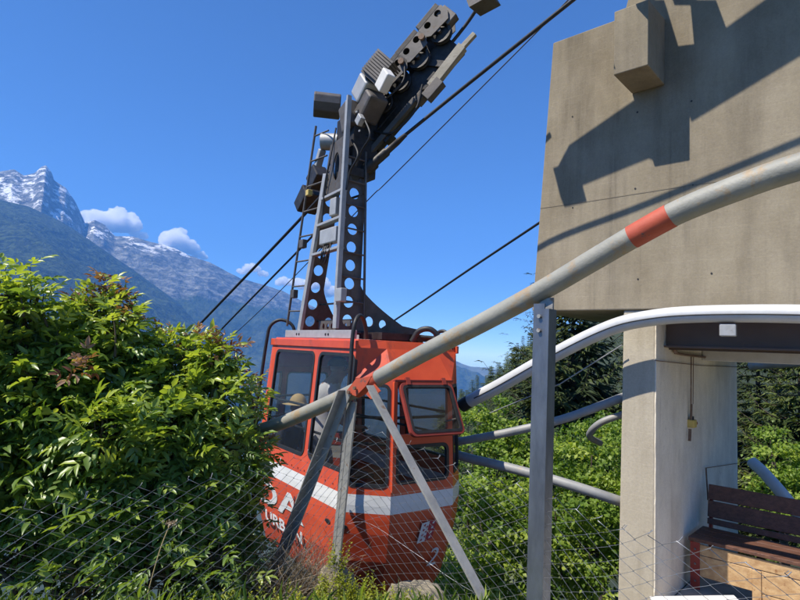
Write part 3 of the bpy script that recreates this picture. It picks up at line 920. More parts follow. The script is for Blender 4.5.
# white guide pipe parallel to the facade
OFFW = 0.26
wp = empty('guide_rail', PW(655, 330, OFFW), 'thick white guide pipe curving past the whitewashed wall', 'guide rail')
wpath = smooth_path([PW(x, y, OFFW) for x, y in ((462, 406), (470, 401), (500, 385.5), (545, 360), (585, 339), (620, 324.5), (655, 317.5), (690, 314.5), (740, 313.5), (800, 314), (900, 317))], 6)
q = MB(); q.tube(wpath, 0.072, 22); q.build('pipe', M['pipewhite'], wp)
q = MB(); q.tube([p - VB * 0.0705 - ZU * 0.012 for p in wpath[8:]], 0.006, 6); q.build('seam', M['black'], wp)
q = MB(); q.tube([wpath[0] + (wpath[0] - wpath[1]) * .02, wpath[4], wpath[6]], 0.0735, 22); q.build('black_band', M['black'], wp)
q = MB()
pb = PW(727, 324, OFFW)
q.hexa([pb + UB * x + VB * y + ZU * z for z in (-.10, 0.0) for x, y in ((-.05, -.03), (.07, -.03), (.06, .05), (-.06, .05))])
q.build('hanging_clamp', M['steelpale'], wp, 0.008)
q = MB(); q.tube([PW(490, 413, OFFW - .2), PW(560, 384, OFFW - .2), PW(622, 345, OFFW - .2)], 0.006, 6)
tagp(q.build('thin_cable', M['wire']), 'thin cable slung just under the white guide pipe', 'cable')
def gpipe(pts, r, label, mat='pipegrey', band=None):
    q = MB(); q.tube(smooth_path(pts, 7), r, 16)
    return tagp(q.build('guide_pipe', M[mat]), label, 'pipe', 'pipes behind the cabin')
gpipe([P(455, 442, 6.2), P(470, 439.5, 6.1), P(510, 432, 5.9), P(560, 420, 5.7), P(600, 406, 5.55), P(621, 398, 5.45), P(640, 391, 5.5)], 0.043, 'upper grey pipe rising right to the supporting wall')
gpipe([P(455, 454, 6.2), P(468, 458, 6.1), P(500, 465.5, 5.9), P(540, 476, 5.7), P(580, 488, 5.5), P(616, 500, 5.4), P(640, 508, 5.5)], 0.050, 'lower grey pipe sloping down to the supporting wall')
gpipe([P(640, 410, 5.9), P(618, 416, 5.95), P(602, 422, 6.0), P(592, 430, 6.1), P(590, 437, 6.25), P(600, 443, 6.5)], 0.036, 'short hooked pipe end beside the supporting wall')
gpipe([P(752, 462, 7.5), P(764, 473, 7.3), P(784, 496, 7.0), P(800, 516, 6.9)], 0.075, 'white pipe end behind the right edge of the whitewashed wall', 'pipewhite')
gpipe([P(750, 366, 9.0), P(768, 364, 8.8), P(800, 362, 8.6), P(830, 361, 8.5)], 0.075, 'grey pipe under the white lintel at the right edge')

# ------------------------------------------------------------------ hanging valve, bench
def WW(px, py, off=0.03): return plane_hit(px, py, B(s1 + .01, 0, 0) + UB * off, UB)   # on the whitewashed side
vv = empty('valve_pipe', WW(690, 440), 'rusty water pipe with a hanging yellow valve on the whitewashed wall', 'valve')
q = MB(); q.tube(smooth_path([WW(674, 320), WW(673.5, 335), WW(674, 350), WW(680, 354), WW(700, 356.5), WW(718, 359)], 4), 0.013, 10)
q.tube([WW(724, 357), WW(742, 354)], 0.011, 8); q.tube([WW(676, 353), WW(674, 347)], 0.019, 8); q.tube([WW(738, 357), WW(740, 351)], 0.02, 8)
q.build('wall_pipe', M['rust'], vv)
q = MB(); q.tube([WW(691.2, 356), WW(691, 404)], 0.0065, 8); q.tube([WW(693.4, 357), WW(693, 404)], 0.004, 6); q.tube([WW(691.5, 404), WW(691, 420)], 0.012, 8); q.build('rod', M['rust'], vv)
q = MB(); c = WW(692, 423.5); q.box(c, UB * .035, VB * .050, ZU * .040); q.build('valve_body', M['yellow'], vv, 0.006)
q = MB(); q.tube([c + VB * .05, c + VB * .10], 0.022, 10); q.tube([c + VB * .10, c + VB * .11], 0.027, 10); q.build('outlet', M['darkred'], vv)
q = MB(); q.bar(WW(690, 429), WW(689.5, 441), 0.028, 0.012); q.build('handle', M['rust'], vv)
q = MB(); q.tube([c + ZU * .04, c + ZU * .075], 0.02, 10); q.build('neck', M['black'], vv)
q = MB(); q.tube([WW(655, 360.5, .012), WW(700, 365.5, .012), WW(738, 367, .012)], 0.004, 6)
tagp(q.build('wall_cable', M['rust']), 'thin rusty cable across the whitewashed wall below the pipe', 'cable')

bv0, bv1 = 0.86, 1.42      # bench: front and back, measured along the whitewashed wall
bz = FLOOR
be = empty('wooden_bench', B(s1 + .9, 1.1, bz), 'dark wooden bench over a boarded box beside the whitewashed wall', 'bench')
xs, xe = s1 + 0.10, s1 + 2.1
def plank(name, v, z, wv, hz_, mat, x0=xs, x1=xe, par=be, tilt=0.0, bev=.006):
    q = MB()
    a = VB * (wv / 2) * math.cos(tilt) + ZU * (wv / 2) * math.sin(tilt)
    b_ = -VB * (hz_ / 2) * math.sin(tilt) + ZU * (hz_ / 2) * math.cos(tilt)
    q.box(B((x0 + x1) / 2, v, z), UB * ((x1 - x0) / 2), a, b_)
    return q.build(name, mat, par, bev)
plank('backrest_plank', bv1 + .02, bz + .86, .03, .155, M['wooddark'], tilt=-.16)
plank('backrest_plank', bv1 - .01, bz + .69, .03, .165, M['wooddark'], tilt=-.16)
plank('backrest_plank', bv1 - .03, bz + .565, .03, .06, M['wooddark'], tilt=-.16)
plank('seat_plank', bv0 + .06, bz + .49, .17, .035, M['wooddark'], xs - .04)
plank('seat_plank', bv0 + .25, bz + .49, .17, .035, M['wooddark'], xs - .04)
plank('seat_plank', bv0 + .43, bz + .49, .15, .035, M['wooddark'], xs - .04)
for x in (xs + .02, xs + .94):
    q = MB(); q.angle(B(x - .045, bv0 - .012, bz + .02), B(x - .045, bv0 - .012, bz + .465), .085, .008, UB, VB)
    lo = q.build('leg', M['darkred'], be)
    for k in (.10, .26, .40):
        q = MB()
        p_ = B(x, bv0 - .014, bz + k); q.tube([p_, p_ - VB * .008], .010, 8)
        q.build('bolt', M['galv'], lo)
    q = MB(); q.bar(B(x, bv1 - .02, bz + .02), B(x, bv1 + .06, bz + .92), .05, .03, UB); q.build('leg', M['darkred'], be)
plank('front_board', bv0 + .012, bz + .40, .022, .10, M['woodlight'], xs + .045, xe)
plank('front_board', bv0 + .012, bz + .245, .022, .20, M['woodlight'], xs + .045, xs + .50)
plank('front_board', bv0 + .016, bz + .245, .022, .20, M['woodlight'], xs + .57, xe)
plank('front_board', bv0 + .020, bz + .11, .022, .06, M['woodlight'], xs + .50, xe)
q = MB(); q.box(B(xs + .535, bv0 + .006, bz + .20), UB * .036, VB * .012, ZU * .14); q.build('batten', M['woodlight'], be, .003)
q = MB(); q.tube([WW(708, 500, .03), WW(706, 468, .03)], .008, 6); q.tube([WW(706, 468, .03), WW(740, 463, .02), WW(762, 458, .01)], .004, 6)
q.build('bracket', M['rust'], be)
# rope coil on the box corner
q = MB(); q.tube(smooth_path([B(xs + 1.0, bv0 - .05, bz + .22), B(xs + .93, bv0 - .09, bz + .12), B(xs + .86, bv0 - .10, bz + .02), B(xs + .80, bv0 - .16, bz + .012)], 6), .012, 8)
tagp(q.build('hemp_rope', M['straw']), 'pale rope end hanging at the front of the bench box', 'rope')
# ------------------------------------------------------------------ cable car
CU = Vector((0.584, -0.812, 0)); CAB = Vector((-0.432, 6.336, 0)) - CU * .035; CV = Vector((0.812, 0.584, 0))
def L(u, v, z): return CAB + CU * u + CV * v + ZU * z
def LH(px, py, v): return plane_hit(px, py, L(0, v, 0), CV)       # pixel ray on a plane parallel to the near side
def LE(px, py, u): return plane_hit(px, py, L(u, 0, 0), CU)
car = empty('cable_car', L(0, 0, -0.6), 'orange red cable car cabin with white stripe under a tall grey hanger', 'cable car')
RZ = [(-0.62, (0.90, 1.10, .57, .30)), (-0.25, (.955, 1.225, .665, .345)), (0.0, (.99, 1.275, .70, .364)), (0.13, (1.0, 1.288, .708, .369)),
      (0.25, (1.005, 1.293, .71, .37)), (0.36, (1.0, 1.288, .705, .369)), (1.38, (.985, 1.225, .64, .355)), (1.66, (.975, 1.03, .62, .31))]
def ring(z):
    for (za, a), (zb, b) in zip(RZ, RZ[1:]):
        if za <= z <= zb + 1e-6:
            k = (z - za) / (zb - za)
            su, eu, sv, cv = [x + (y - x) * k for x, y in zip(a, b)]
            break
    pts = [(su, -sv), (eu, -cv), (eu, cv), (su, sv), (-su, sv), (-eu, cv), (-eu, -cv), (-su, -sv)]
    return [L(u, v, z) for u, v in pts]
SILL = 0.36
# lower shell with the stripe as its own paint
zs = [-0.62, -0.44, -0.25, -0.12, 0.0, 0.13, 0.185]
def band(z0s, mat, name):
    q = MB()
    rs = [ring(z) for z in z0s]
    n = len(rs)
    vs = [p for r in rs for p in r]
    ctr = CAB
    ins = [p - (Vector((p.x - ctr.x, p.y - ctr.y, 0))).normalized() * 0.03 for p in vs]
    fs = []
    for i in range(n - 1):
        for k in range(8):
            k2 = (k + 1) % 8
            fs.append((i * 8 + k, i * 8 + k2, (i + 1) * 8 + k2, (i + 1) * 8 + k))
            o = n * 8
            fs.append((o + i * 8 + k2, o + i * 8 + k, o + (i + 1) * 8 + k, o + (i + 1) * 8 + k2))
    for k in range(8):
        k2 = (k + 1) % 8
        o = n * 8
        fs.append((k2, k, o + k, o + k2))
        t_ = (n - 1) * 8
        fs.append((t_ + k, t_ + k2, o + t_ + k2, o + t_ + k))
    q.add(vs + ins, fs)
    return q.build(name, mat, car)
shell = band(zs, M['red'], 'lower_body')
band([0.1855, 0.25, 0.345], M['stripe'], 'white_stripe')
band([0.3455, SILL], M['red'], 'sill_rail')
q = MB()
for z in (-0.60, -0.25): 
    r_ = [p + (CAB + ZU * z - p) * .03 for p in ring(z)]
    q.add(r_ + [p + ZU * .03 for p in r_], [tuple(range(8)), tuple(range(15, 7, -1))] + [(k, (k + 1) % 8, 8 + (k + 1) % 8, 8 + k) for k in range(8)])
q.build('cabin_floor', M['steeldark'], car)

class Panel:
    """planar-ish wall panel between two lower and two upper corners, metric coordinates (a along, b up)"""
    def __init__(self, A, Bq, C, D):
        self.A, self.B, self.C, self.D = A, Bq, C, D
        self.w = (Bq - A).length; self.h = ((D - A).length + (C - Bq).length) / 2
        self.n = (Bq - A).cross(D - A).normalized()
        if self.n.dot((A + Bq) / 2 - CAB - ZU * 0.9) < 0: self.n = -self.n
    def at(self, a, b, off=0.0):
        s, t = a / self.w, b / self.h
        return (self.A * (1 - s) + self.B * s) * (1 - t) + (self.D * (1 - s) + self.C * s) * t + self.n * off
def wall_panel(pn, wins, name='wall_panel', r=0.06, pane_mat='glass', top_trim=0.0):
    q = MB()
    holes = [rrect(*wn, r) for wn in wins]
    q.plate(lambda a, b: pn.at(a, b), [(0, 0), (pn.w, 0), (pn.w, pn.h), (0, pn.h)], holes, 0.032, pn.n)
    q.build(name, M['red'], car)
    for wn in wins:
        x0, y0, x1, y1 = wn
        q = MB()
        e = 0.010
        q.plate(lambda a, b: pn.at(a, b, 0.006), rrect(x0 - e, y0 - e, x1 + e, y1 + e, r + e), [rrect(x0 + .022, y0 + .022, x1 - .022, y1 - .022, r - .018)], 0.030, pn.n)
        wf = q.build('window', M['black'], car)
        if pane_mat:
            q = MB()
            q.plate(lambda a, b: pn.at(a, b, -0.010), rrect(x0 + .02, y0 + .02, x1 - .02, y1 - .02, r - .018), (), 0.005, pn.n)
            q.build('pane', M[pane_mat], wf)
lo, top = ring(SILL), ring(1.66)
mid = ring(1.38)
def lerp(a, b, k): return a + (b - a) * k
# corner posts of the straight sides run straight from sill to roof
for k in (0, 3, 4, 7): mid[k] = lerp(lo[k], top[k], (1.38 - SILL) / (1.66 - SILL))
side_near = Panel(lo[7], lo[0], top[0], top[7])
wall_panel(side_near, [(.16, .17, 1.17, 1.235), (1.275, .17, 2.00, 1.235)], 'side_wall', .075)
side_far = Panel(lo[4], lo[3], top[3], top[4])
wall_panel(side_far, [(.12, .17, 1.00, 1.235), (1.10, .17, 1.96, 1.235)], 'side_wall', .075)
chn = Panel(lo[0], lo[1], mid[1], mid[0])
wall_panel(chn, [(.035, .06, chn.w - .035, chn.h - .055)], 'corner_wall', .055)
chf = Panel(lo[2], lo[3], mid[3], mid[2])
wall_panel(chf, [(.035, .12, chf.w - .035, chf.h - .055)], 'corner_wall', .055)
for a, b in ((4, 5), (6, 7)):
    pn = Panel(lo[a], lo[b], mid[b], mid[a]); wall_panel(pn, [(.04, .15, pn.w - .04, pn.h - .055)], 'corner_wall', .055)
endp = Panel(lo[1], lo[2], mid[2], mid[1])
q = MB()
h_up = (.055, .52, endp.w - .06, endp.h - .035); h_lo = (.055, .085, endp.w - .06, .415)
q.plate(lambda a, b: endp.at(a, b), [(0, 0), (endp.w, 0), (endp.w, endp.h), (0, endp.h)], [rrect(*h_up, .06), rrect(*h_lo, .06)], .032, endp.n)
q.build('end_wall', M['red'], car)
x0, y0, x1, y1 = h_lo
q = MB(); q.plate(lambda a, b: endp.at(a, b, .006), rrect(x0 - .01, y0 - .01, x1 + .01, y1 + .01, .07), [rrect(x0 + .022, y0 + .022, x1 - .022, y1 - .022, .045)], .03, endp.n)
wf = q.build('window', M['black'], car)
q = MB(); q.plate(lambda a, b: endp.at(a, b, -.01), rrect(x0 + .02, y0 + .02, x1 - .02, y1 - .02, .045), (), .005, endp.n); q.build('pane', M['glass'], wf)
rearp = Panel(lo[5], lo[6], mid[6], mid[5])
wall_panel(rearp, [(.06, .15, rearp.w - .06, rearp.h - .06)], 'end_wall')
# projecting vertical rail at the corner left of the hinged window
q = MB(); q.bar(endp.at(.012, .02, .014), endp.at(.012, endp.h - .02, .014), .04, .026, endp.n); q.build('corner_rail', M['red'], car, .004)
# roof: slanted end facets, eaves strip, crown
q = MB()
for a, b in ((0, 1), (1, 2), (2, 3), (4, 5), (5, 6), (6, 7)):
    q.add([mid[a], mid[b], top[b], top[a]], [(0, 1, 2, 3)])
q.add(top, [tuple(range(8))])
r2 = [p + ZU * .0 for p in top]
cr = [L(u, v, 1.74) for u, v in ((.95, -.585), (.99, -.30), (.99, .30), (.95, .585), (-.95, .585), (-.99, .30), (-.99, -.30), (-.95, -.585))]
q.add(r2 + cr, [(k, (k + 1) % 8, 8 + (k + 1) % 8, 8 + k) for k in range(8)] + [tuple(range(8, 16))])
q.build('roof', M['red'], car)
q = MB()
for v0_, v1_ in ((-.640, -.612), (.612, .640)):
    q.hexa([L(-1.0, v0_, 1.645), L(1.0, v0_, 1.645), L(1.0, v1_, 1.645), L(-1.0, v1_, 1.645), L(-1.0, v0_, 1.725), L(1.0, v0_, 1.725), L(1.0, v1_, 1.725), L(-1.0, v1_, 1.725)])
q.build('roof_edge', M['red'], car, .006)
q = MB(); q.bar(endp.at(0, endp.h - .01, .012), endp.at(endp.w, endp.h - .01, .012), .022, .03, endp.n); q.build('rain_gutter', M['darkred'], car, .003)
# hinged sash swung out at the top hinge
hx0, hy0, hx1, hy1 = h_up
hinge = endp.at(hx0, hy1 + .005, .016); hdir = (endp.B - endp.A).normalized()
ang = R(24)
dnv = (endp.A - endp.D).normalized()
sw = dnv * math.cos(ang) + endp.n * math.sin(ang)
sn = hdir.cross(sw).normalized()
if sn.dot(endp.n) < 0: sn = -sn
WSH, HSH = hx1 - hx0 + .02, hy1 - hy0 + .05
def sash(a, b, off=0.0): return hinge + hdir * (a - .01) + sw * b + sn * off
sash_top_inset = .05
def sash_shape(inset, r):
    pts = rrect(inset, inset, WSH - inset, HSH - inset, r)
    return [(a + (0.0), b) for a, b in pts]
q = MB()
q.plate(lambda a, b: sash(a, b, .016), sash_shape(0, .06), [sash_shape(.028, .045)], .034, sn)
sf = q.build('hinged_window', M['darkred'], car, .004)
q = MB(); q.plate(lambda a, b: sash(a, b, .020), sash_shape(.026, .047), [sash_shape(.052, .03)], .03, sn); q.build('gasket', M['black'], sf)
q = MB(); q.plate(lambda a, b: sash(a, b, .004), sash_shape(.05, .03), (), .005, sn); q.build('pane', M['glassdirty'], sf)
for k in (.16, .84):
    q = MB(); c = sash(WSH * k, -.01, .01); q.box(c, hdir * .022, sw * .035, sn * .018)
    q.build('hinge', M['darkred'], sf)
q = MB(); q.tube([endp.at(hx1 - .02, hy0 + .10, -.02), sash(WSH - .03, HSH - .16, -.01)], .008, 8); q.build('stay', M['steelpale'], sf)
# inside: ceiling lining, benches' rail, grab rails
q = MB()
for z in (.78, 1.02): q.tube([p + (CAB + ZU * z - p) * .07 for p in ring(z)] + [ring(z)[0] + (CAB + ZU * z - ring(z)[0]) * .07], .014, 8)
q.build('grab_rail', M['black'], car)
q = MB(); q.add([p + (CAB + ZU * 1.64 - p) * .03 - ZU * .012 for p in top], [tuple(range(8))]); q.build('ceiling_lining', M['steeldark'], car)
q = MB(); q.box(L(-.66, .0, .10), CU * .28, CV * .56, ZU * .02); q.box(L(-.92, .0, -.05), CU * .02, CV * .52, ZU * .14); q.build('bench_seat', M['wooddark'], car)
# black hand and buffer rails
def hoop(pts, name='buffer_rail', r=.020):
    q = MB(); q.tube(smooth_path(pts, 7), r, 10); q.build(name, M['black'], car)
hoop([L(.80, -.40, 1.75), L(.83, -.45, 1.90), L(.92, -.56, 1.965), L(.99, -.655, 1.90), L(1.00, -.685, 1.72), L(1.02, -.70, 1.45), L(1.06, -.755, .75), L(1.07, -.77, .40), L(1.05, -.74, .33)])
hoop([L(-.80, -.40, 1.75), L(-.83, -.45, 1.90), L(-.92, -.56, 1.955), L(-.99, -.655, 1.88), L(-1.01, -.685, 1.70), L(-1.03, -.72, 1.2), L(-1.07, -.76, .60), L(-1.06, -.74, .33)])
hoop([L(.80, .16, 1.75), L(.86, .20, 1.86), L(.95, .27, 1.885), L(1.00, .34, 1.82), L(1.01, .37, 1.72)], 'roof_loop', .03)
hoop([L(.72, .50, 1.74), L(.75, .53, 1.85), L(.84, .56, 1.88), L(.93, .57, 1.80), L(.96, .575, 1.66)])
hoop([L(-.80, .40, 1.75), L(-.83, .45, 1.90), L(-.92, .56, 1.955), L(-.99, .655, 1.88), L(-1.01, .685, 1.70), L(-1.06, .76, .60)])
# vents, writing, emblem
low_n = Panel(ring(-0.25)[7], ring(-0.25)[0], ring(0.13)[0], ring(0.13)[7])
def wall_frame(pn, a, b, off):
    o = pn.at(a, b, off); x = (pn.B - pn.A).normalized(); n = pn.n; y = n.cross(x).normalized()
    return Matrix(((x.x, y.x, n.x, o.x), (x.y, y.y, n.y, o.y), (x.z, y.z, n.z, o.z), (0, 0, 0, 1)))
def text(body, pn, a, b, size, mat, parent, shear=0.0, off=.004, offset=0.0, sx=1.0):
    cu = bpy.data.curves.new('lettering', 'FONT')
    cu.body = body; cu.size = size; cu.extrude = .001; cu.shear = shear; cu.offset = offset
    cu.materials.append(mat)
    tmp = bpy.data.objects.new('lettering_curve', cu); COL.objects.link(tmp)
    me = bpy.data.meshes.new_from_object(tmp.evaluated_get(bpy.context.evaluated_depsgraph_get()))
    bpy.data.objects.remove(tmp)
    me.name = 'lettering'
    o = bpy.data.objects.new('lettering', me); COL.objects.link(o)
    adopt(o, parent)
    o.matrix_basis = wall_frame(pn, a, b, off) @ Matrix.Diagonal((sx, 1, 1, 1))
    return o
def ab_of(pn, px, py):
    h = plane_hit(px, py, pn.A, pn.n); x = (pn.B - pn.A).normalized(); y = pn.n.cross(x).normalized()
    return (h - pn.A).dot(x), (h - pn.A).dot(y)
a_, b_ = ab_of(low_n, 258, 512); a2_, b2_ = ab_of(low_n, 303, 528)
text('DA', low_n, a_ - .02, b_ + .19, .36, M['stripe'], shell, 0, .010, .006, (a2_ - a_) / (1.36 * .36))
a_, b_ = ab_of(low_n, 268, 533); a2_, b2_ = ab_of(low_n, 302, 549)
low_n2 = Panel(ring(-0.25)[7], ring(-0.25)[0], ring(0.0)[0], ring(0.0)[7])
text('URBAN', low_n, a_ - .02, b_ + .165, .165, M['stripe'], shell, 0, .02, .004, (a2_ - a_) / (3.35 * .165) * 1.1)
low_e = Panel(ring(-0.25)[1], ring(-0.25)[2], ring(0.13)[2], ring(0.13)[1])
flag = MB()
W_, H_ = .17, .19
def fl(a, b): return low_e.at(.31 + a + .03 * (b / H_), .135 + b + .025 * a / W_, .024)
flag.add([fl(0, 0), fl(W_ / 2, .0), fl(W_ / 2, H_), fl(0, H_)], [(0, 1, 2, 3)], 0)
flag.add([fl(W_ / 2, 0), fl(W_, .0), fl(W_, H_), fl(W_ / 2, H_)], [(0, 1, 2, 3)], 1)
def star(cx, cy, r, mi):
    pts = []
    for k in range(10):
        a = math.pi / 2 + k * math.pi / 5; rr = r if k % 2 == 0 else r * .42
        p = fl(cx + rr * math.cos(a), cy + rr * math.sin(a)) + low_e.n * .002
        pts.append(p)
    c = fl(cx, cy) + low_e.n * .002
    flag.add(pts + [c], [(k, (k + 1) % 10, 10) for k in range(10)], mi)
for k in range(4): star(W_ * .22, H_ * (.14 + .24 * k), .018, 1); star(W_ * .78, H_ * (.14 + .24 * k), .018, 0)
for k in range(3): star(W_ * .44 - .004, H_ * (.26 + .24 * k), .016, 1)
flag.build('flag_emblem', [M['stripe'], surface('emblem_red', (.40, .03, .05), (.44, .04, .06), 4, .5)], shell)
text('2', low_e, .47, -.115, .24, M['stripe'], shell, .3, .012, .0)
for pn, a, b in ((low_n, 1.70, .30), (Panel(ring(-0.25)[0], ring(-0.25)[1], ring(0.13)[1], ring(0.13)[0]), .02, .31)):
    q = MB(); q.plate(lambda x, y: pn.at(a + x, b + y, .014), circle2(0, 0, .045, 16, 1.0, .42), (), .012, pn.n); q.build('side_vent', M['black'], shell)

# roof gear
q = MB()
for v in (-.50, .34):
    q.hexa([L(-.82, v - .035, 1.745), L(.72, v - .035, 1.745), L(.72, v + .035, 1.745), L(-.82, v + .035, 1.745), L(-.82, v - .035, 1.83), L(.72, v - .035, 1.83), L(.72, v + .035, 1.83), L(-.82, v + .035, 1.83)])
for u in (-.5, -.44, .2, .26): q.box(L(u, -.538, 1.785), CU * .012, CV * .004, ZU * .012, 1)
q.build('roof_beam', [M['steelpale'], M['black']], car, .004)
q = MB()
q.plate(lambda a, b: L(a, -.30, b), [(-.42, 1.75), (.30, 1.75), (.30, 1.95), (-.42, 1.95)], [circle2(-.30 + .10 * k, 1.885, .028, 12, 1, 1.3) for k in range(6)], .012, -CV)
q.build('perforated_plate', M['steelgrey'], car)
q = MB()
q.tube([L(.30, -.25, 1.82), L(.85, .42, 1.80)], .022, 8); q.tube([L(.34, -.10, 1.80), L(.72, .62, 1.79)], .018, 8); q.box(L(.55, .1, 1.79), CU * .22, CV * .30, ZU * .035)
q.build('roof_machinery', M['steeldark'], car)

# hanger column: two perforated side plates with flanges
hg_mat = M['steelgrey']
Z0, Z1 = 1.83, 3.62
def lean_l(z): return -.54 + (.42 * min(1, (z - Z0) / (Z1 - Z0)))        # left plate leans in
def back(z):
    k = (z - Z0)
    return -.21 + (.30 * max(0, 1 - k / .55) ** 2.4)
def side_plate(ufn, front=-.47, rear_far=.62, bk=-.20):
    q = MB()
    zs_ = [Z0 + .50 * (k / 10) for k in range(11)]
    hc = (front + bk) / 2
    outer = [(front, Z0), (rear_far, Z0), (rear_far, Z0 + .075)]
    for z in zs_[1:]:
        vv_ = bk + (rear_far - bk) * max(0.0, (1 - (z - Z0) / .50)) ** 1.35
        if z > Z0 + .08: outer.append((vv_ * .97, z))
    outer += [(bk, Z1), (front, Z1)]
    holes = [circle2(hc, Z0 + .115 + .198 * k, min(.062, (bk - front) * .30), 18) for k in range(9)]
    holes = [h for h in holes if max(p[1] for p in h) < Z1 - .01]
    holes += [circle2(bk + .14, Z0 + .12, .055, 16)] + ([circle2(.12, Z0 + .10, .05, 14)] if rear_far > .4 else [])
    q.plate(lambda a, b: L(ufn(b), a, b), outer, holes, .014, CU)
    return q
plate_r = side_plate(lambda z: .30).build('hanger_plate', hg_mat, car)
plate_l = side_plate(lean_l, -.47, .12, -.265).build('hanger_plate', hg_mat, car)
q = MB()
q.bar(L(.30, -.475, Z0 + .02), L(.30, -.475, 4.35), .075, .04, CV); q.build('flange', M['steelpale'], plate_r, .004)
q = MB(); q.bar(L(.335, -.49, 2.1), L(.335, -.49, 4.38), .028, .05, CV); q.build('cable_duct', M['steelpale'], plate_r)
q = MB(); q.bar(L(lean_l(Z0) - .01, -.475, Z0), L(lean_l(Z1) - .01, -.475, Z1), .075, .04, CV); q.build('flange', M['steelpale'], plate_l, .004)
for z in (2.70, 3.03, 3.33):
    q = MB()
    q.bar(L(lean_l(z), -.46, z), L(.30, -.46, z + .02), .03, .075, CV)
    q.build('cross_brace', M['steelpale'], car, .004)
q = MB(); q.box(L(.02, -.44, 2.88), CU * .19, CV * .05, ZU * .085); jb = q.build('junction_box', M['steelpale'], car, .01)
q = MB()
for k in range(5): 
    a_ = random.uniform(-.12, .14)
    q.tube(smooth_path([L(a_, -.45, 2.80), L(a_ + .03, -.50, 2.70), L(a_ * .6 - .06, -.48, 2.57 + .02 * k), L(a_ - .1, -.44, 2.66)], 5), .008, 6)
q.build('cable_loop', M['black'], jb)
q = MB(); q.box(L(.08, -.43, 3.20), CU * .07, CV * .05, ZU * .10); q.build('junction_box', M['steelpale'], car, .01)
q = MB()
gus = [(-.20, 3.28), (-.10, 3.34), (.02, 3.38), (.16, 3.34), (.27, 3.26), (.27, 3.98), (-.08, 3.95), (-.14, 3.70)]
hl_ = [circle2(.08, 3.66, .085, 20, .8, 1.9)] + [circle2(-.06 - .012 * k, 3.80 - .085 * k, .017, 8) for k in range(6)] + [circle2(.215, 3.84 - .085 * k, .017, 8) for k in range(6)]
q.plate(lambda a, b: L(a, -.462, b), gus, hl_, .014, -CV); q.build('perforated_gusset', M['steelgrey'], car)
for k in (0, 1, 7, 8):
    z = Z0 + .12 + .198 * k
    q = MB(); q.bar(L(lean_l(z), -.27, z), L(.30, -.22, z + .01), .02, .02, ZU); q.build('cross_brace', M['steeldark'], car)
# ladders
def ladder(rail_a, rail_b, to_fn, name='ladder', n=8):
    q = MB(); q.tube([rail_a, rail_b], .014, 8)
    for k in range(n):
        p_ = lerp(rail_a, rail_b, (k + .6) / n)
        q.tube([p_, to_fn(p_.z)], .010, 6)
    return q.build(name, M['steelgrey'], car)
ladder(LH(287, 326, -.52), LH(316, 126, -.52), lambda z: L(lean_l(min(z, Z1)), -.48, z), n=8)
ladder(LE(364, 318, .34), LE(366, 152, .34), lambda z: L(.33, -.45, z + .01), n=7)
q = MB(); q.box(LH(309, 193, -.53), CU * .035, CV * .03, ZU * .035); q.build('lamp_box', M['yellow'], car, .006)
for (x, y) in ((294, 294), (303, 244)):
    q = MB(); q.box(LH(x, y, -.50), CU * .05, CV * .03, ZU * .05)
    q.build('rail_clamp', M['steelgrey'], car, .006)
q = MB(); q.box(LH(341, 295, -.52), CU * .06, CV * .035, ZU * .07); q.build('connector_box', M['steelpale'], car, .008)

# carriage on the rope
RD, RU = P(372, 136, 6.35), P(458, 35, 6.05)
CW = (RU - RD).normalized()
CN = CW.cross(ZU).normalized()
if CN.dot(CAM - RD) < 0: CN = -CN
CT = CN.cross(CW).normalized()
if CT.z < 0: CT = -CT
def K(s, t, n): return RD + CW * s + CT * t + CN * n
def sofpx(px, py, n=.0):
    """distance along the carriage axis where the pixel ray meets the wheel plane"""
    h = plane_hit(px, py, K(0, 0, n), CN)
    return (h - RD).dot(CW), (h - RD).dot(CT)
cg = MB(); 
wheels = [sofpx(x, y, .06) for x, y in ((386, 106), (403, 84), (423, 62), (444, 36))]
whl_s = [a for a, b in wheels]
WR = .125
cgo = None
def kbox(s0, s1_, t0, t1_, n0, n1_, name, mat, parent, bev=.006):
    q = MB(); q.hexa([K(s, t, n) for t in (t0, t1_) for s, n in ((s0, n0), (s1_, n0), (s1_, n1_), (s0, n1_))])
    return q.build(name, mat, parent, bev)
span0, span1 = whl_s[0] - .42, whl_s[-1] + .17
cgo = kbox(span0, whl_s[-1] + .02, -.17, .11, -.10, .03, 'carriage', M['steeldark'], car)
for s in whl_s:
    q = MB()
    c = K(s, WR + .012, .075)
    prof_ = [(.0, .035), (.02, .035), (.03, .02), (.085, .012), (.095, .03), (WR, .034), (WR, .02), (WR - .014, .012), (WR - .014, -.012), (WR, -.02), (WR, -.034), (.0, -.034)]
    n = 28; vs = []; fs = []
    for rr, nn in prof_:
        for k in range(n):
            a = 2 * math.pi * k / n
            vs.append(c + CW * (rr * math.cos(a)) + CT * (rr * math.sin(a)) + CN * nn)
    for i in range(len(prof_) - 1):
        for k in range(n): fs.append((i * n + k, i * n + (k + 1) % n, (i + 1) * n + (k + 1) % n, (i + 1) * n + k))
    q.add(vs, fs, 0, False)
    q.tube([c + CN * .03, c + CN * .065], .022, 10, 1)
    q.build('wheel', [M['steeldark'], M['steelgrey']], cgo)
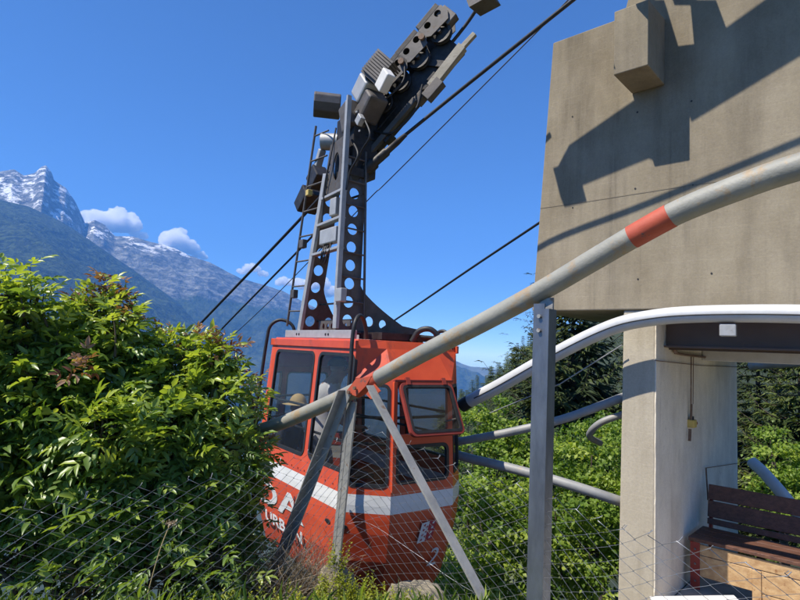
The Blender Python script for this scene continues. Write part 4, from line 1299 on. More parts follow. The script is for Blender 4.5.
def bogie(i0, i1, t0=.19, t1=.36):
    a, b = whl_s[i0] - .15, whl_s[i1] + .21
    q = MB()
    outer = [(a, t0 + .02), (a + .05, t0 - .03), (b - .06, t0 - .05), (b, t0 + .02), (b, t1 - .04), (b - .05, t1), (a + .04, t1), (a, t1 - .05)]
    holes = [circle2((a + b) / 2 + d, (t0 + t1) / 2 + .01, .04, 14) for d in ((-.07, .09) if b - a > .35 else (0,))]
    q.plate(lambda x, y: K(x, y, .150), outer, holes, .014, CN)
    q.plate(lambda x, y: K(x, y, -.10), outer, holes, .014, CN)
    q.build('bogie_frame', M['steelgrey'], cgo)
    kbox(a + .02, b - .02, t1 - .03, t1 + .035, -.11, .152, 'bogie_cover', M['steeldark'], cgo)
for i in range(4): bogie(i, i, .165 + .006 * i, .335 + .006 * i)
def kpipe(a, b, r, name, mat): 
    q = MB(); q.tube([a, b], r, 10); q.build(name, mat, cgo)
for i in range(3): kpipe(K((whl_s[i] + whl_s[i + 1]) / 2, .22, .16), K((whl_s[i] + whl_s[i + 1]) / 2, .22, .19), .035, 'pivot', M['rust'])
# rope catcher beam below
b0, bt0 = sofpx(433, 92, .05); b1, bt1 = sofpx(474, 36, .05)
q = MB()
q.hexa([K(b0 + .02, bt0, .02), K(b0 + .55, bt0 + .03, .02), K(b0 + .55, bt0 + .03, .10), K(b0 + .02, bt0, .10),
        K(b0 + .02, bt0 + .10, .02), K(b0 + .55, bt0 + .13, .02), K(b0 + .55, bt0 + .13, .10), K(b0 + .02, bt0 + .10, .10)])
q.hexa([K(b0 + .50, bt0 + .055, .03), K(b1 + .02, bt1 - .02, .03), K(b1 + .02, bt1 - .02, .08), K(b0 + .50, bt0 + .055, .08),
        K(b0 + .50, bt0 + .11, .03), K(b1 + .02, bt1 + .03, .03), K(b1 + .02, bt1 + .03, .08), K(b0 + .50, bt0 + .11, .08)])
q.build('rope_guard', M['guard'], cgo, .004)
kbox(b0 - .10, b0 + .14, bt0 - .05, bt0 + .06, .0, .11, 'brake_shoe', M['steelgrey'], cgo)
q = MB(); q.bar(K(b0 + .30, bt0 + .10, .05), K(b0 + .20, .03, .03), .07, .05, CN); q.build('guard_arm', M['steeldark'], cgo)
q = MB(); q.bar(K(b0 - .95, bt0 + .10, .06), K(b0 - .18, bt0 + .10, .06), .06, .06, CN); q.build('brake_rail', M['steelgrey'], cgo, .004)

# hanger head
def head_box(px, py, v, hu, hv, hz_, name, mat, yaw=0, pitch=0, bev=.015, par=None):
    c = LH(px, py, v)
    rot = Matrix.Rotation(pitch, 3, CV) @ Matrix.Rotation(yaw, 3, ZU)
    q = MB(); q.box(c, (rot @ CU) * hu, (rot @ CV) * hv, (rot @ ZU) * hz_)
    return q.build(name, mat, par or car, bev)
tilt = -math.asin(CW.z) * .9
hd = head_box(356, 150, -.22, .20, .16, .36, 'hanger_head', M['steeldark'], 0, 0)
head_box(352, 118, -.34, .11, .10, .17, 'motor_cover', M['steelgrey'], 0, tilt * .5, .02, hd)
q = MB()
c = LH(327, 106, -.36)
ax, ay = (CU * .9 - CV * .45).normalized(), Vector((0, 0, 1))
az = ax.cross(ay).normalized()
oc = [(.155, -.02), (.155, .07), (.10, .125), (-.06, .125), (-.135, .06), (-.135, -.075), (-.08, -.125), (.10, -.11)]
vs = [c + az * (-.16) + ax * x + ay * y for x, y in oc] + [c + az * .16 + ax * x + ay * y for x, y in oc]
q.add(vs, [tuple(range(7, -1, -1)), tuple(range(8, 16))] + [(k, (k + 1) % 8, 8 + (k + 1) % 8, 8 + k) for k in range(8)])
q.build('control_box', M['steelgrey'], hd, .012)
q = MB(); c = LH(330, 142, -.40); dd = (-CV * .75 - CU * .66).normalized(); q.tube([c + dd * .10, c - dd * .10], .098, 22)
q.build('drum', M['steelpale'], hd, .01)
head_box(320, 158, -.46, .035, .04, .10, 'small_box', M['steelpale'], 0, .5, .01, hd)
head_box(366, 90, -.30, .13, .10, .12, 'pivot_housing', M['steelpale'], 0, tilt, .025, hd)
head_box(371, 107, -.26, .16, .12, .10, 'pivot_housing', M['steelgrey'], 0, tilt, .03, hd)
head_box(352, 176, -.30, .17, .12, .05, 'service_step', M['steeldark'], 0, 0, .006, hd)
q = MB()
c = LH(379, 70, -.30)
for k in range(9):
    q.box(c + CW * (.02) + CT * (-.02) + (CN * .0) + CW * (k - 4) * .030, CW * .011, CT * .13, CN * .10)
q.box(c - CT * .0, CW * .14, CT * .12, CN * .07)
q.build('cooling_fins', M['steelgrey'], hd)
head_box(385, 81, -.42, .10, .05, .075, 'white_box', M['whitepaint'], 0, tilt, .012, hd)
head_box(383, 59, -.26, .03, .05, .03, 'white_box', M['whitepaint'], 0, tilt, .005, hd)
head_box(309, 200, -.10, .16, .14, .10, 'rear_carriage_end', M['steeldark'], 0, tilt, .015, hd)
head_box(318, 178, -.12, .12, .10, .12, 'rear_carriage_end', M['steeldark'], 0, tilt, .015, hd)
# rope socket
q = MB()
a, b = P(364, 172, 6.2), P(406, 134.5, 5.88)
d = (b - a)
q.tube([a, a + d * .25, a + d * .28, a + d * .55, a + d * .58, a + d * .8, b], [.075, .07, .05, .05, .036, .034, .022], 12)
q.build('rope_socket', M['steeldark'], hd)
head_box(366, 130, -.12, .10, .12, .24, 'pivot_bracket', M['steeldark'], 0, tilt * .6, .03, hd)

# hoses, bolts and clutter of the running gear
random.seed(31)
def hose(pts, r, mat, par, name='hose'):
    q = MB(); q.tube(smooth_path(pts, 6), r, 6); q.build(name, mat, par)
hose([K(span0 + .10, .05, .05), K(span0 + .25, -.24, .10), K(span0 + .60, -.27, .09), K(span0 + .85, -.12, .08)], .013, M['black'], cgo)
hose([K(whl_s[0] - .2, .18, .14), K(whl_s[0], .05, .20), K(whl_s[1], .02, .19), K(whl_s[1] + .15, .16, .16)], .011, M['black'], cgo)
hose([LH(352, 140, -.40), LH(358, 155, -.45), LH(350, 172, -.45), LH(346, 190, -.47)], .013, M['black'], hd)
hose([LH(364, 118, -.40), LH(370, 135, -.42), LH(362, 150, -.40), LH(356, 166, -.40)], .011, M['black'], hd)
hose([LH(336, 128, -.45), LH(330, 160, -.50), LH(325, 185, -.50), LH(322, 220, -.50)], .010, M['black'], hd)
for k in range(9):
    s_ = span0 + .12 + k * .14
    q = MB(); q.tube([K(s_, -.13, .03), K(s_, -.13, .05)], .016, 6, smooth=False); q.build('bolt', M['steelgrey'], cgo)
for k, (a_, b_) in enumerate(((whl_s[0] - .3, -.24), (whl_s[1] - .05, -.22), (whl_s[2] - .12, -.20))):
    kbox(a_, a_ + .12, b_, b_ + .09, -.05, .07, 'bracket', M['steelgrey'] if k % 2 else M['steeldark'], cgo, .008)
kbox(whl_s[3] + .10, whl_s[3] + .24, .10, .30, .02, .13, 'end_bracket', M['steelgrey'], cgo, .01)
for (x, y) in ((348, 108), (357, 112), (350, 128), (360, 131)):
    c = LH(x, y, -.452); q = MB(); q.tube([c, c - CV * .012], .012, 6, smooth=False); q.build('bolt', M['steelpale'], hd)
head_box(372, 150, -.05, .05, .16, .10, 'brake_cylinder', M['steeldark'], 0, tilt * .7, .02, hd)
head_box(347, 163, -.40, .06, .05, .04, 'small_box', M['steelpale'], 0, 0, .008, hd)
head_box(360, 120, -.43, .05, .03, .05, 'cover_plate', M['steelpale'], 0, tilt, .008, hd)
# seams and fittings of the cabin
q = MB(); q.bar(low_n.at(1.02, .02, .022), low_n.at(1.02, .36, .012), .012, .008, low_n.n); q.build('panel_seam', M['darkred'], shell)
for k in range(14):
    q = MB(); c = side_near.at(.05 + k * .148, .035, .001); q.tube([c, c + side_near.n * .005], .008, 6, smooth=False); q.build('rivet', M['darkred'], car)

# ------------------------------------------------------------------ people in the cabin
def person(name_label, origin, fwd, J, E, Rr, mats_fn, group=None, head=None, extras=None, root='pelvis'):
    fwd = Vector(fwd).normalized(); left = ZU.cross(fwd)
    tr = lambda p: origin + fwd * p[0] + left * p[1] + ZU * p[2]
    names = list(J)
    me = bpy.data.meshes.new('person')
    me.from_pydata([tr(J[n]) - origin for n in names], [(names.index(a), names.index(b)) for a, b in E], [])
    o = bpy.data.objects.new('person', me); COL.objects.link(o)
    o.location = origin
    sk = o.modifiers.new('skin', 'SKIN')
    for i, n in enumerate(names):
        v = me.skin_vertices[0].data[i]
        rr = Rr[n]; v.radius = rr if isinstance(rr, tuple) else (rr, rr)
        v.use_root = (n == root)
    ss = o.modifiers.new('sub', 'SUBSURF'); ss.levels = 2; ss.render_levels = 2
    dg = bpy.context.evaluated_depsgraph_get()
    me2 = bpy.data.meshes.new_from_object(o.evaluated_get(dg))
    o.modifiers.clear(); o.data = me2; me2.name = 'person'
    mats = [M['skin'], M['shirt'], M['navy']] if mats_fn[1] is None else mats_fn[1]
    me2.materials.clear()
    for x in mats: me2.materials.append(x)
    for p in me2.polygons:
        c = p.center
        lc = (c.dot(fwd), c.dot(left), c.z)
        p.material_index = mats_fn[0](lc)
        p.use_smooth = True
    tagp(o, name_label, 'person', group)
    return o, tr, fwd, left
def face_parts(o, tr, fwd, left, hc, hr, tilt=0):
    q = MB(); 
    for s in (-1, 1):
        q.tube([tr((hc[0] + hr * .80, s * .032, hc[2] + .015)), tr((hc[0] + hr * .93, s * .032, hc[2] + .015))], .011, 8)
    e = q.build('eye', M['black'], o); e.matrix_parent_inverse = Matrix.Translation(-o.location)
H0 = -0.225
J = {'pelvis': (0, 0, .93), 'waist': (.0, 0, 1.06), 'chest': (.05, 0, 1.28), 'neckb': (.10, 0, 1.45), 'neck': (.135, 0, 1.52), 'jaw': (.175, 0, 1.575), 'skull': (.165, 0, 1.665), 'crown': (.155, 0, 1.73), 'nose': (.285, 0, 1.625),
     'earl': (.16, .085, 1.63), 'earr': (.16, -.085, 1.63),
     'shl': (.07, .19, 1.40), 'ell': (.12, .26, 1.14), 'wrl': (.34, .20, 1.08), 'hal': (.42, .17, 1.09),
     'shr': (.07, -.19, 1.40), 'elr': (.10, -.25, 1.13), 'wrr': (.32, -.20, 1.03), 'har': (.40, -.18, 1.04),
     'hil': (0, .095, .88), 'knl': (.03, .11, .48), 'anl': (-.02, .12, .09), 'tol': (.16, .14, .035),
     'hir': (0, -.095, .88), 'knr': (.02, -.11, .48), 'anr': (-.03, -.12, .09), 'tor': (.15, -.14, .035)}
E = [('pelvis', 'waist'), ('waist', 'chest'), ('chest', 'neckb'), ('neckb', 'neck'), ('neck', 'jaw'), ('jaw', 'skull'), ('skull', 'crown'), ('jaw', 'nose'), ('skull', 'earl'), ('skull', 'earr'),
     ('neckb', 'shl'), ('shl', 'ell'), ('ell', 'wrl'), ('wrl', 'hal'), ('neckb', 'shr'), ('shr', 'elr'), ('elr', 'wrr'), ('wrr', 'har'),
     ('pelvis', 'hil'), ('hil', 'knl'), ('knl', 'anl'), ('anl', 'tol'), ('pelvis', 'hir'), ('hir', 'knr'), ('knr', 'anr'), ('anr', 'tor')]
Rr = {'pelvis': (.15, .11), 'waist': (.145, .105), 'chest': (.165, .115), 'neckb': (.10, .08), 'neck': .055, 'jaw': (.072, .08), 'skull': (.085, .095), 'crown': (.06, .07), 'nose': .018, 'earl': .02, 'earr': .02,
      'shl': .065, 'ell': .046, 'wrl': .030, 'hal': (.04, .018), 'shr': .065, 'elr': .046, 'wrr': .030, 'har': (.04, .018),
      'hil': .095, 'knl': .06, 'anl': .042, 'tol': .035, 'hir': .095, 'knr': .06, 'anr': .042, 'tor': .035}
for sd, y0, w0 in (('l', 1, 'hal'), ('r', -1, 'har')):
    hx, hy, hz_ = J[w0]
    for k in range(4):
        y = hy + (k - 1.5) * .019
        J[f'f{sd}{k}a'] = (hx + .045 + .006 * (k in (1, 2)), y, hz_ - .004); J[f'f{sd}{k}b'] = (hx + .068 + .008 * (k in (1, 2)), y, hz_ - .030)
        E += [(w0, f'f{sd}{k}a'), (f'f{sd}{k}a', f'f{sd}{k}b')]
        Rr[f'f{sd}{k}a'] = .009; Rr[f'f{sd}{k}b'] = .008
    J[f't{sd}'] = (hx + .02, hy - y0 * .045, hz_ - .012); E.append((w0, f't{sd}')); Rr[f't{sd}'] = .010
def dress(lc):
    x, y, z = lc
    if z < .93: return 2
    if z < 1.49 and (abs(y) < .205 or z > 1.17) and x < .25: return 1
    return 0
po_ = L(.04, -.45, H0)
p1, tr, fw, lf = person('standing passenger in a pale shirt and dark cap behind the second window', po_, (.80, .42, 0), J, E, Rr, (dress, None))
q = MB()
hc = (.165, 0, 1.675)
rows = []
for i in range(7):
    a = math.pi / 2 * i / 6
    rows.append([(hc[0] + .118 * math.cos(a) * math.cos(b), .100 * math.cos(a) * math.sin(b), hc[2] + .105 * math.sin(a)) for b in [2 * math.pi * k / 20 for k in range(20)]])
vs = [tr(p) for r in rows for p in r]
q.add(vs, [(i * 20 + k, i * 20 + (k + 1) % 20, (i + 1) * 20 + (k + 1) % 20, (i + 1) * 20 + k) for i in range(6) for k in range(20)], 0, True)
q.plate(lambda a, b: tr((hc[0] + a, b, hc[2] - .002 - .10 * max(0, a - .09))), [(.08, -.085), (.16, -.075), (.20, -.035), (.21, 0), (.20, .035), (.16, .075), (.08, .085)], (), .008, ZU)
cp = q.build('cap', M['navy'], p1)
face_parts(p1, tr, fw, lf, (.165, 0, 1.64), .10)
# seated passenger with straw hat
J2 = dict(J); 
for k, v in list(J2.items()):
    J2[k] = (v[0], v[1], v[2] - .50)
J2.update({'hil': (.02, .095, .43), 'knl': (.42, .11, .45), 'anl': (.42, .11, .09), 'tol': (.58, .12, .035), 'hir': (.02, -.095, .43), 'knr': (.42, -.11, .45), 'anr': (.42, -.11, .09), 'tor': (.58, -.12, .035)})
def dress2(lc):
    x, y, z = lc
    if z < .62 and z > .12: return 2
    if z < 1.0 and x < .27: return 1
    return 0
po2 = L(-.62, -.30, H0)
hp_ = P(296, 404, 6.62); po2 = Vector((hp_.x - .13, hp_.y + .05, H0))
p2, tr2, fw2, lf2 = person('seated passenger in dark clothes with a straw hat behind the first window', po2, (.80, -.3, 0), J2, E, Rr, (dress2, [M['skin'], M['navy'], M['navy']]))
q = MB()
hc = (.165, 0, 1.195)
rows = []
for i in range(7):
    a = math.pi / 2 * i / 6
    rows.append([tr2((hc[0] + .105 * math.cos(a) * math.cos(b), .098 * math.cos(a) * math.sin(b), hc[2] + .115 * math.sin(a))) for b in [2 * math.pi * k / 20 for k in range(20)]])
rows.insert(0, [tr2((hc[0] + .19 * math.cos(b), .18 * math.sin(b), hc[2] - .01)) for b in [2 * math.pi * k / 20 for k in range(20)]])
q.add([p for r in rows for p in r], [(i * 20 + k, i * 20 + (k + 1) % 20, (i + 1) * 20 + (k + 1) % 20, (i + 1) * 20 + k) for i in range(7) for k in range(20)], 0, True)
q.build('straw_hat', M['straw'], p2)
print('HEADS', proj(tr((.165,0,1.66))), proj(tr2((.165,0,1.2))))
face_parts(p2, tr2, fw2, lf2, (.165, 0, 1.14), .10)
# ------------------------------------------------------------------ chain-link fence
def fence(name, label, ctrl, height, seed, pitch=.056, r=.0016):
    """ctrl: (px, py of the top edge, depth); wires run as interlocking zigzags"""
    rs = np.random.default_rng(seed)
    pts = smooth_path([P(*c) for c in ctrl], 14)
    pts = np.array([tuple(p) for p in pts])
    hd = np.concatenate([[0], np.cumsum(np.hypot(*(pts[1:, :2] - pts[:-1, :2]).T))])
    T = hd[-1]
    root = empty(name, Vector((*pts[len(pts) // 2, :2], pts[len(pts) // 2, 2] - height)), label, 'fence')
    def at(s, h):
        s_ = np.clip(s, 0, T)
        x, y, z = (np.interp(s_, hd, pts[:, k]) for k in range(3))
        e = 0.02
        dx = np.interp(s_ + e, hd, pts[:, 0]) - np.interp(s_ - e, hd, pts[:, 0]); dy = np.interp(s_ + e, hd, pts[:, 1]) - np.interp(s_ - e, hd, pts[:, 1])
        l = np.hypot(dx, dy) + 1e-9
        bulge = .018 * np.sin(s_ * 2.3 + 1) * np.sin(h * 2.4) + .010 * np.sin(s_ * 5.1 + h * 4)
        return np.stack([x - dy / l * bulge, y + dx / l * bulge, z - h], -1), np.stack([-dy / l, dx / l, 0 * dx], -1)
    nw = int(T / pitch)
    nseg = int(height / (pitch / 2))
    V, Fs, off = [], [], 0
    for k in range(nw):
        j = np.arange(nseg + 1)
        amp = pitch / 2 + .003
        start = rs.uniform(-.008, .010)
        s = k * pitch + pitch / 2 + np.where((j + k) % 2 == 0, -amp, amp) + rs.normal(size=nseg + 1) * .0010
        h = j * pitch / 2 + start * (j == 0)
        c, nrm = at(s, h)
        side = np.where((j // 2) % 2 == 0, -.0016, .0016)
        c = c + nrm * side[:, None]
        if rs.random() < .55:      # twisted end sticking up
            e1, n1_ = at(np.array([s[0] + .010]), np.array([-.016]))
            c = np.concatenate([e1 + n1_ * .004, c])
        d = np.gradient(c, axis=0); d = unit(d)
        nn2 = unit(np.cross(d, np.array([0.3, 0.2, 0.93]))); n3 = np.cross(d, nn2)
        m_ = len(c)
        ring_ = np.stack([c + nn2 * r, c + n3 * r, c - nn2 * r, c - n3 * r], 1).reshape(-1, 3)
        i_ = np.arange(m_ - 1)[:, None] * 4
        f_ = np.concatenate([i_ + np.array([[a, (a + 1) % 4, 4 + (a + 1) % 4, 4 + a]]) for a in range(4)])
        V.append(ring_); Fs.append(f_ + off); off += len(ring_)
    me = np_mesh('wire_mesh', np.concatenate(V), np.concatenate(Fs))
    link('wire_mesh', me, M['wire'], root, True)
    for hh in (height * .50,):
        q = MB()
        ss_ = np.linspace(0, T, 50)
        c, n_ = at(ss_, np.full(50, hh) + .012 * np.sin(ss_ * 3 + hh * 9))
        q.tube([Vector(p) for p in c], .0010, 5)
        q.build('tension_wire', M['wire'], root)
fence('chain_link_fence', 'sagging chain-link fence below the grey guide pipe, torn top edge dropping right',
      [(351, 432, 3.47), (372, 429, 3.42), (420, 448, 3.15), (464, 469, 2.92), (535, 489, 2.52), (575, 508, 2.33), (620, 528, 2.15), (665, 537, 2.0), (700, 546, 1.90), (745, 560, 1.78), (800, 580, 1.65), (880, 606, 1.5)], 1.15, 3)
fence('chain_link_fence', 'chain-link fence in front of the leafy shrubs at the left',
      [(-90, 526, 1.72), (-20, 514, 1.85), (57, 501, 2.1), (150, 485, 2.42), (249, 470, 2.8), (310, 452, 3.2), (349, 434, 3.46)], 1.10, 5)

# ------------------------------------------------------------------ shrubs at the left
def blob_pts(c, r, n, shell=.55):
    d = rand_dirs(n)
    rad = r * (shell + (1 - shell) * RNG.random(n)) ** .8
    return np.array(c)[None] + d * rad[:, None] * np.array([1, 1, .95]), d
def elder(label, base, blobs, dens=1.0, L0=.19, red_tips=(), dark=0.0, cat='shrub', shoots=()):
    root = empty('elder_shrub', Vector(base), label, cat, 'leafy shrubs at the left')
    parts = []
    st = MB()
    for (px, py, d, rp) in blobs:
        c = P(px, py, d); r = max(.04, rp * d / F - L0 * .30)
        n = int(dens * 235 * (r / .35) ** 2)
        b, dr = blob_pts(c, r, n)
        tone = np.clip(RNG.normal(.48 - dark, .17, n) + .22 * dr[:, 2], 0, 1)  # partly random, lighter towards the top of each clump
        al = unit(dr * .9 + RNG.normal(size=(n, 3)) * .5 + np.array([0, 0, .12]))
        nm = unit(np.array([-.15, -.1, 1.0])[None] + dr * .45 + RNG.normal(size=(n, 3)) * .38)
        Ls = L0 * RNG.uniform(.55, 1.45, n)
        parts.append(compound_leaves(b - al * (Ls * .4)[:, None], al, nm, Ls, tone, 3 if random.random() < .7 else 2))
        bp_ = Vector(base) + Vector((random.uniform(-.2, .2), random.uniform(-.15, .15), 0))
        mid_ = lerp(bp_, c, .55) + Vector((random.uniform(-.1, .1), random.uniform(-.1, .1), .05))
        st.tube(smooth_path([bp_, mid_, c, c + ZU * r * .3], 4), [.022 - .016 * k / 12 for k in range(13)], 7)
        for k in range(min(26, n)):
            e = Vector(b[k]); st.tube([lerp(mid_, c, random.uniform(.4, 1)), lerp(c, e, .5) + ZU * .02, e], [.007, .005, .0025], 5)
    for (px, py, d, ln_) in shoots:      # upright leading shoots with paired leaves
        tip = P(px, py, d); foot = tip - ZU * ln_ + Vector((random.uniform(-.12, .12), random.uniform(-.05, .05), 0))
        st.tube(smooth_path([foot, lerp(foot, tip, .5) + Vector((random.uniform(-.03, .03), 0, 0)), tip], 4), [.009 - .007 * k / 8 for k in range(9)], 6)
        m_ = int(6 + ln_ * 22)
        k_ = np.linspace(.15, 1.0, m_); az = np.arange(m_) * 1.62 + random.uniform(0, 6)
        b = np.array(foot)[None] + np.array(tip - foot)[None] * k_[:, None]
        al = np.stack([np.cos(az), np.sin(az), .35 + .9 * k_ ** 2], 1) + RNG.normal(size=(m_, 3)) * .15
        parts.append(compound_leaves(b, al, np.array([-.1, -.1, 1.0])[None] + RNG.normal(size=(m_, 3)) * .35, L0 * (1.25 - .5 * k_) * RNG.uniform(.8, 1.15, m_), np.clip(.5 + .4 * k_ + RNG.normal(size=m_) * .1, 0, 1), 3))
    V, Fi, T = merge(parts)
    link('foliage', np_mesh('foliage', V, Fi, T), M['leafelder'], root)
    st.build('stem', M['stem'], root)
    if red_tips:
        rp_ = []
        for (px, py, d) in red_tips:
            c = np.array(P(px, py, d))
            n = 12
            b = c[None] + RNG.normal(size=(n, 3)) * .025
            al = unit(RNG.normal(size=(n, 3)) * .6 + np.array([0, 0, .5]))
            nm = unit(RNG.normal(size=(n, 3)) * .6 + np.array([0, 0, 1]))
            rp_.append(compound_leaves(b, al, nm, RNG.uniform(.06, .11, n), RNG.uniform(0, 1, n), 2))
        V, Fi, T = merge(rp_)
        link('young_leaves', np_mesh('young_leaves', V, Fi, T), M['leafred'], root)
def pxbase(px, d, dz=-.6):
    p = P(px, 400, d); return (p.x, p.y, gz(p.x, p.y) - .05)
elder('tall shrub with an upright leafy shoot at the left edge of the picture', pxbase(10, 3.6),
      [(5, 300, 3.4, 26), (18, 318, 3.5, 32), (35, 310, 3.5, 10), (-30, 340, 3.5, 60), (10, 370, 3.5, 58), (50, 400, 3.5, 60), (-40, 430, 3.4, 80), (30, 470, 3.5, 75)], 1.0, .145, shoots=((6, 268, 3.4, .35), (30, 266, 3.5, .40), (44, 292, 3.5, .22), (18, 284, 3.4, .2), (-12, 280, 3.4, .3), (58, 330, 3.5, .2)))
elder('broad shrub crowned with reddish young shoots, second from the left', pxbase(100, 3.9),
      [(95, 318, 3.8, 26), (112, 330, 3.8, 34), (75, 340, 3.7, 22), (128, 345, 3.8, 24), (90, 375, 3.7, 55), (135, 390, 3.8, 50), (60, 430, 3.5, 55), (110, 440, 3.4, 60), (70, 500, 3.5, 70), (140, 500, 3.5, 75)], 1.05, .14,
      [(106, 285, 3.8), (100, 296, 3.8), (130, 318, 3.75), (84, 300, 3.75), (118, 300, 3.8), (77, 370, 3.0)], shoots=((104, 282, 3.8, .28), (84, 296, 3.8, .25), (122, 300, 3.8, .25), (135, 318, 3.8, .22), (70, 318, 3.75, .2), (60, 330, 3.7, .2), (150, 340, 3.8, .2), (112, 310, 3.6, .3)))
elder('shrub with fading flower heads on top, just left of the ropes', pxbase(185, 4.1),
      [(165, 358, 4.0, 26), (190, 358, 4.0, 26), (215, 365, 4.0, 26), (178, 392, 3.9, 45), (210, 410, 3.8, 42), (170, 440, 3.6, 55), (215, 455, 3.7, 50), (190, 510, 3.6, 62)], 1.05, .135,
      [(164, 338, 4.0), (196, 340, 4.0), (224, 346, 4.0), (205, 370, 3.9), (228, 352, 4.0)], shoots=((163, 336, 4.0, .25), (180, 342, 4.0, .2), (197, 338, 4.0, .25), (224, 344, 4.0, .25), (236, 366, 4.0, .2), (248, 388, 4.0, .18), (210, 352, 4.0, .2)))
elder('low sprig of small leaves against the lower corner of the orange cabin', pxbase(255, 3.9),
      [(252, 405, 4.3, 13), (240, 432, 4.2, 22), (252, 452, 4.1, 24), (256, 474, 4.0, 18), (236, 490, 3.9, 34), (240, 530, 3.8, 24), (226, 555, 3.7, 36)], 1.1, .105,
      [(254, 383, 4.3), (262, 448, 4.1)], shoots=((252, 384, 4.3, .3), (262, 398, 4.3, .25), (266, 440, 4.1, .25)))
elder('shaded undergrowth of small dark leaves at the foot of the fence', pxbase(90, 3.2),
      [(20, 560, 3.3, 60), (90, 575, 3.2, 60), (160, 572, 3.2, 55), (215, 570, 3.3, 45), (-40, 540, 3.3, 60), (240, 540, 4.3, 26), (252, 566, 4.2, 26), (268, 592, 4.0, 24), (246, 592, 3.8, 30)], .8, .11, (), .15)  # leaf tone lowered here, shade put into the colour

# ------------------------------------------------------------------ trees and bushes beyond the cabin
def leafy(name, label, base, blobs, leaf, n_per, mat, group, clump=46, tone0=.5, cat='tree', spread=.105):
    root = empty(name, Vector(base), label, cat, group)
    parts = []
    tr_ = MB()
    base = Vector(base)
    top_ = max((Vector(b[0]) for b in blobs), key=lambda p: p.z)
    tr_.tube(smooth_path([base - ZU * .3, lerp(base, top_, .4) + Vector((.1, .05, 0)), lerp(base, top_, .9)], 5), [.11 - .085 * k / 10 for k in range(11)], 8)
    tr_.build('trunk', M['bark'], root)
    limb = MB()
    for c, r in blobs:
        c = Vector(c)
        limb.tube(smooth_path([lerp(base, top_, random.uniform(.2, .6)), lerp(base, c, .75) + ZU * .1, c], 4), [.05 - .04 * k / 8 for k in range(9)], 6)
        nc = max(8, int(n_per * .72 * (r / .8) ** 2))
        d = rand_dirs(nc)
        cc = np.array(c)[None] + d * (r * RNG.uniform(.55, 1.08, nc))[:, None] * np.array([1, 1, .85])
        ct = np.clip(RNG.normal(tone0, .24, nc), 0, 1)
        n = nc * clump
        b = np.repeat(cc, clump, 0) + RNG.normal(size=(n, 3)) * np.array([1, 1, .6]) * spread * r ** .3
        dd = np.repeat(d, clump, 0)
        al = unit(dd * .5 + RNG.normal(size=(n, 3)) * .7 + np.array([0, 0, -.1]))
        nm = unit(np.array([-.1, -.15, .9])[None] + dd * .5 + RNG.normal(size=(n, 3)) * .45)
        ln = leaf * RNG.uniform(.65, 1.25, n)
        parts.append(leaves(b, al, nm, ln, ln * .72, np.clip(np.repeat(ct, clump) + RNG.normal(size=n) * .13, 0, 1), SMALL_V, SMALL_T))
    limb.build('limb', M['bark'], root)
    V, Fi, T = merge(parts)
    link('crown', np_mesh('crown', V, Fi, T), mat, root)
def bb(*lst): return [(P(x, y, d), rp * d / F) for x, y, d, rp in lst]
def gbase(px, d, py=560):
    p = P(px, py, d); return (p.x, p.y, min(gz(p.x, p.y), p.z - 1.2))
GT = 'bright green bushes below the pipes'
leafy('maple_bush', 'bright green bush right beside the cabin end, below the lower grey pipe', gbase(480, 8.6),
      bb((468, 500, 8.6, 34), (500, 492, 8.8, 36), (478, 540, 8.2, 44), (510, 540, 8.4, 42), (470, 585, 8, 46), (510, 590, 8, 46), (455, 600, 8, 40)), .085, 62, M['leafbright'], GT, tone0=.58, cat='bush')
leafy('maple_bush', 'bright green bush between the galvanised post and the supporting wall', gbase(580, 9),
      bb((560, 465, 9.4, 34), (592, 455, 9.6, 34), (615, 470, 9.8, 36), (555, 510, 8.8, 42), (595, 515, 9, 44), (560, 560, 8.5, 46), (600, 570, 8.6, 46), (630, 530, 9.2, 40)), .088, 62, M['leafbright'], GT, tone0=.56, cat='bush')
leafy('maple_bush', 'light green bush standing against the dark conifer, above the upper grey pipe', gbase(490, 12.5, 480),
      bb((478, 425, 13, 22), (495, 418, 13.4, 24), (472, 452, 12.6, 22), (500, 452, 12.8, 28), (520, 440, 13, 22), (530, 470, 12.5, 28)), .10, 56, M['leafbright'], GT, tone0=.52, cat='bush')
leafy('maple_bush', 'green bush under the hooked pipe end beside the supporting wall', gbase(600, 13, 480),
      bb((580, 438, 13, 22), (605, 425, 13.4, 22), (620, 440, 13, 26), (590, 462, 12.6, 26)), .10, 54, M['leafbright'], GT, tone0=.45, cat='bush')
leafy('maple_bush', 'sunny green bush right of the whitewashed wall, behind the bench', gbase(785, 11, 520),
      bb((775, 462, 11, 22), (800, 470, 11, 30), (785, 495, 10.5, 34), (830, 480, 11, 44), (770, 440, 12, 16)), .09, 60, M['leafbright'], GT, tone0=.56, cat='bush')
leafy('maple_bush', 'yellow green bush tucked beneath the cabin between boulder and brace', gbase(455, 6.6, 590),
      bb((452, 585, 6.4, 22), (470, 600, 6.2, 30), (440, 610, 6.0, 26)), .065, 60, M['leafbright'], GT, tone0=.68, cat='bush')

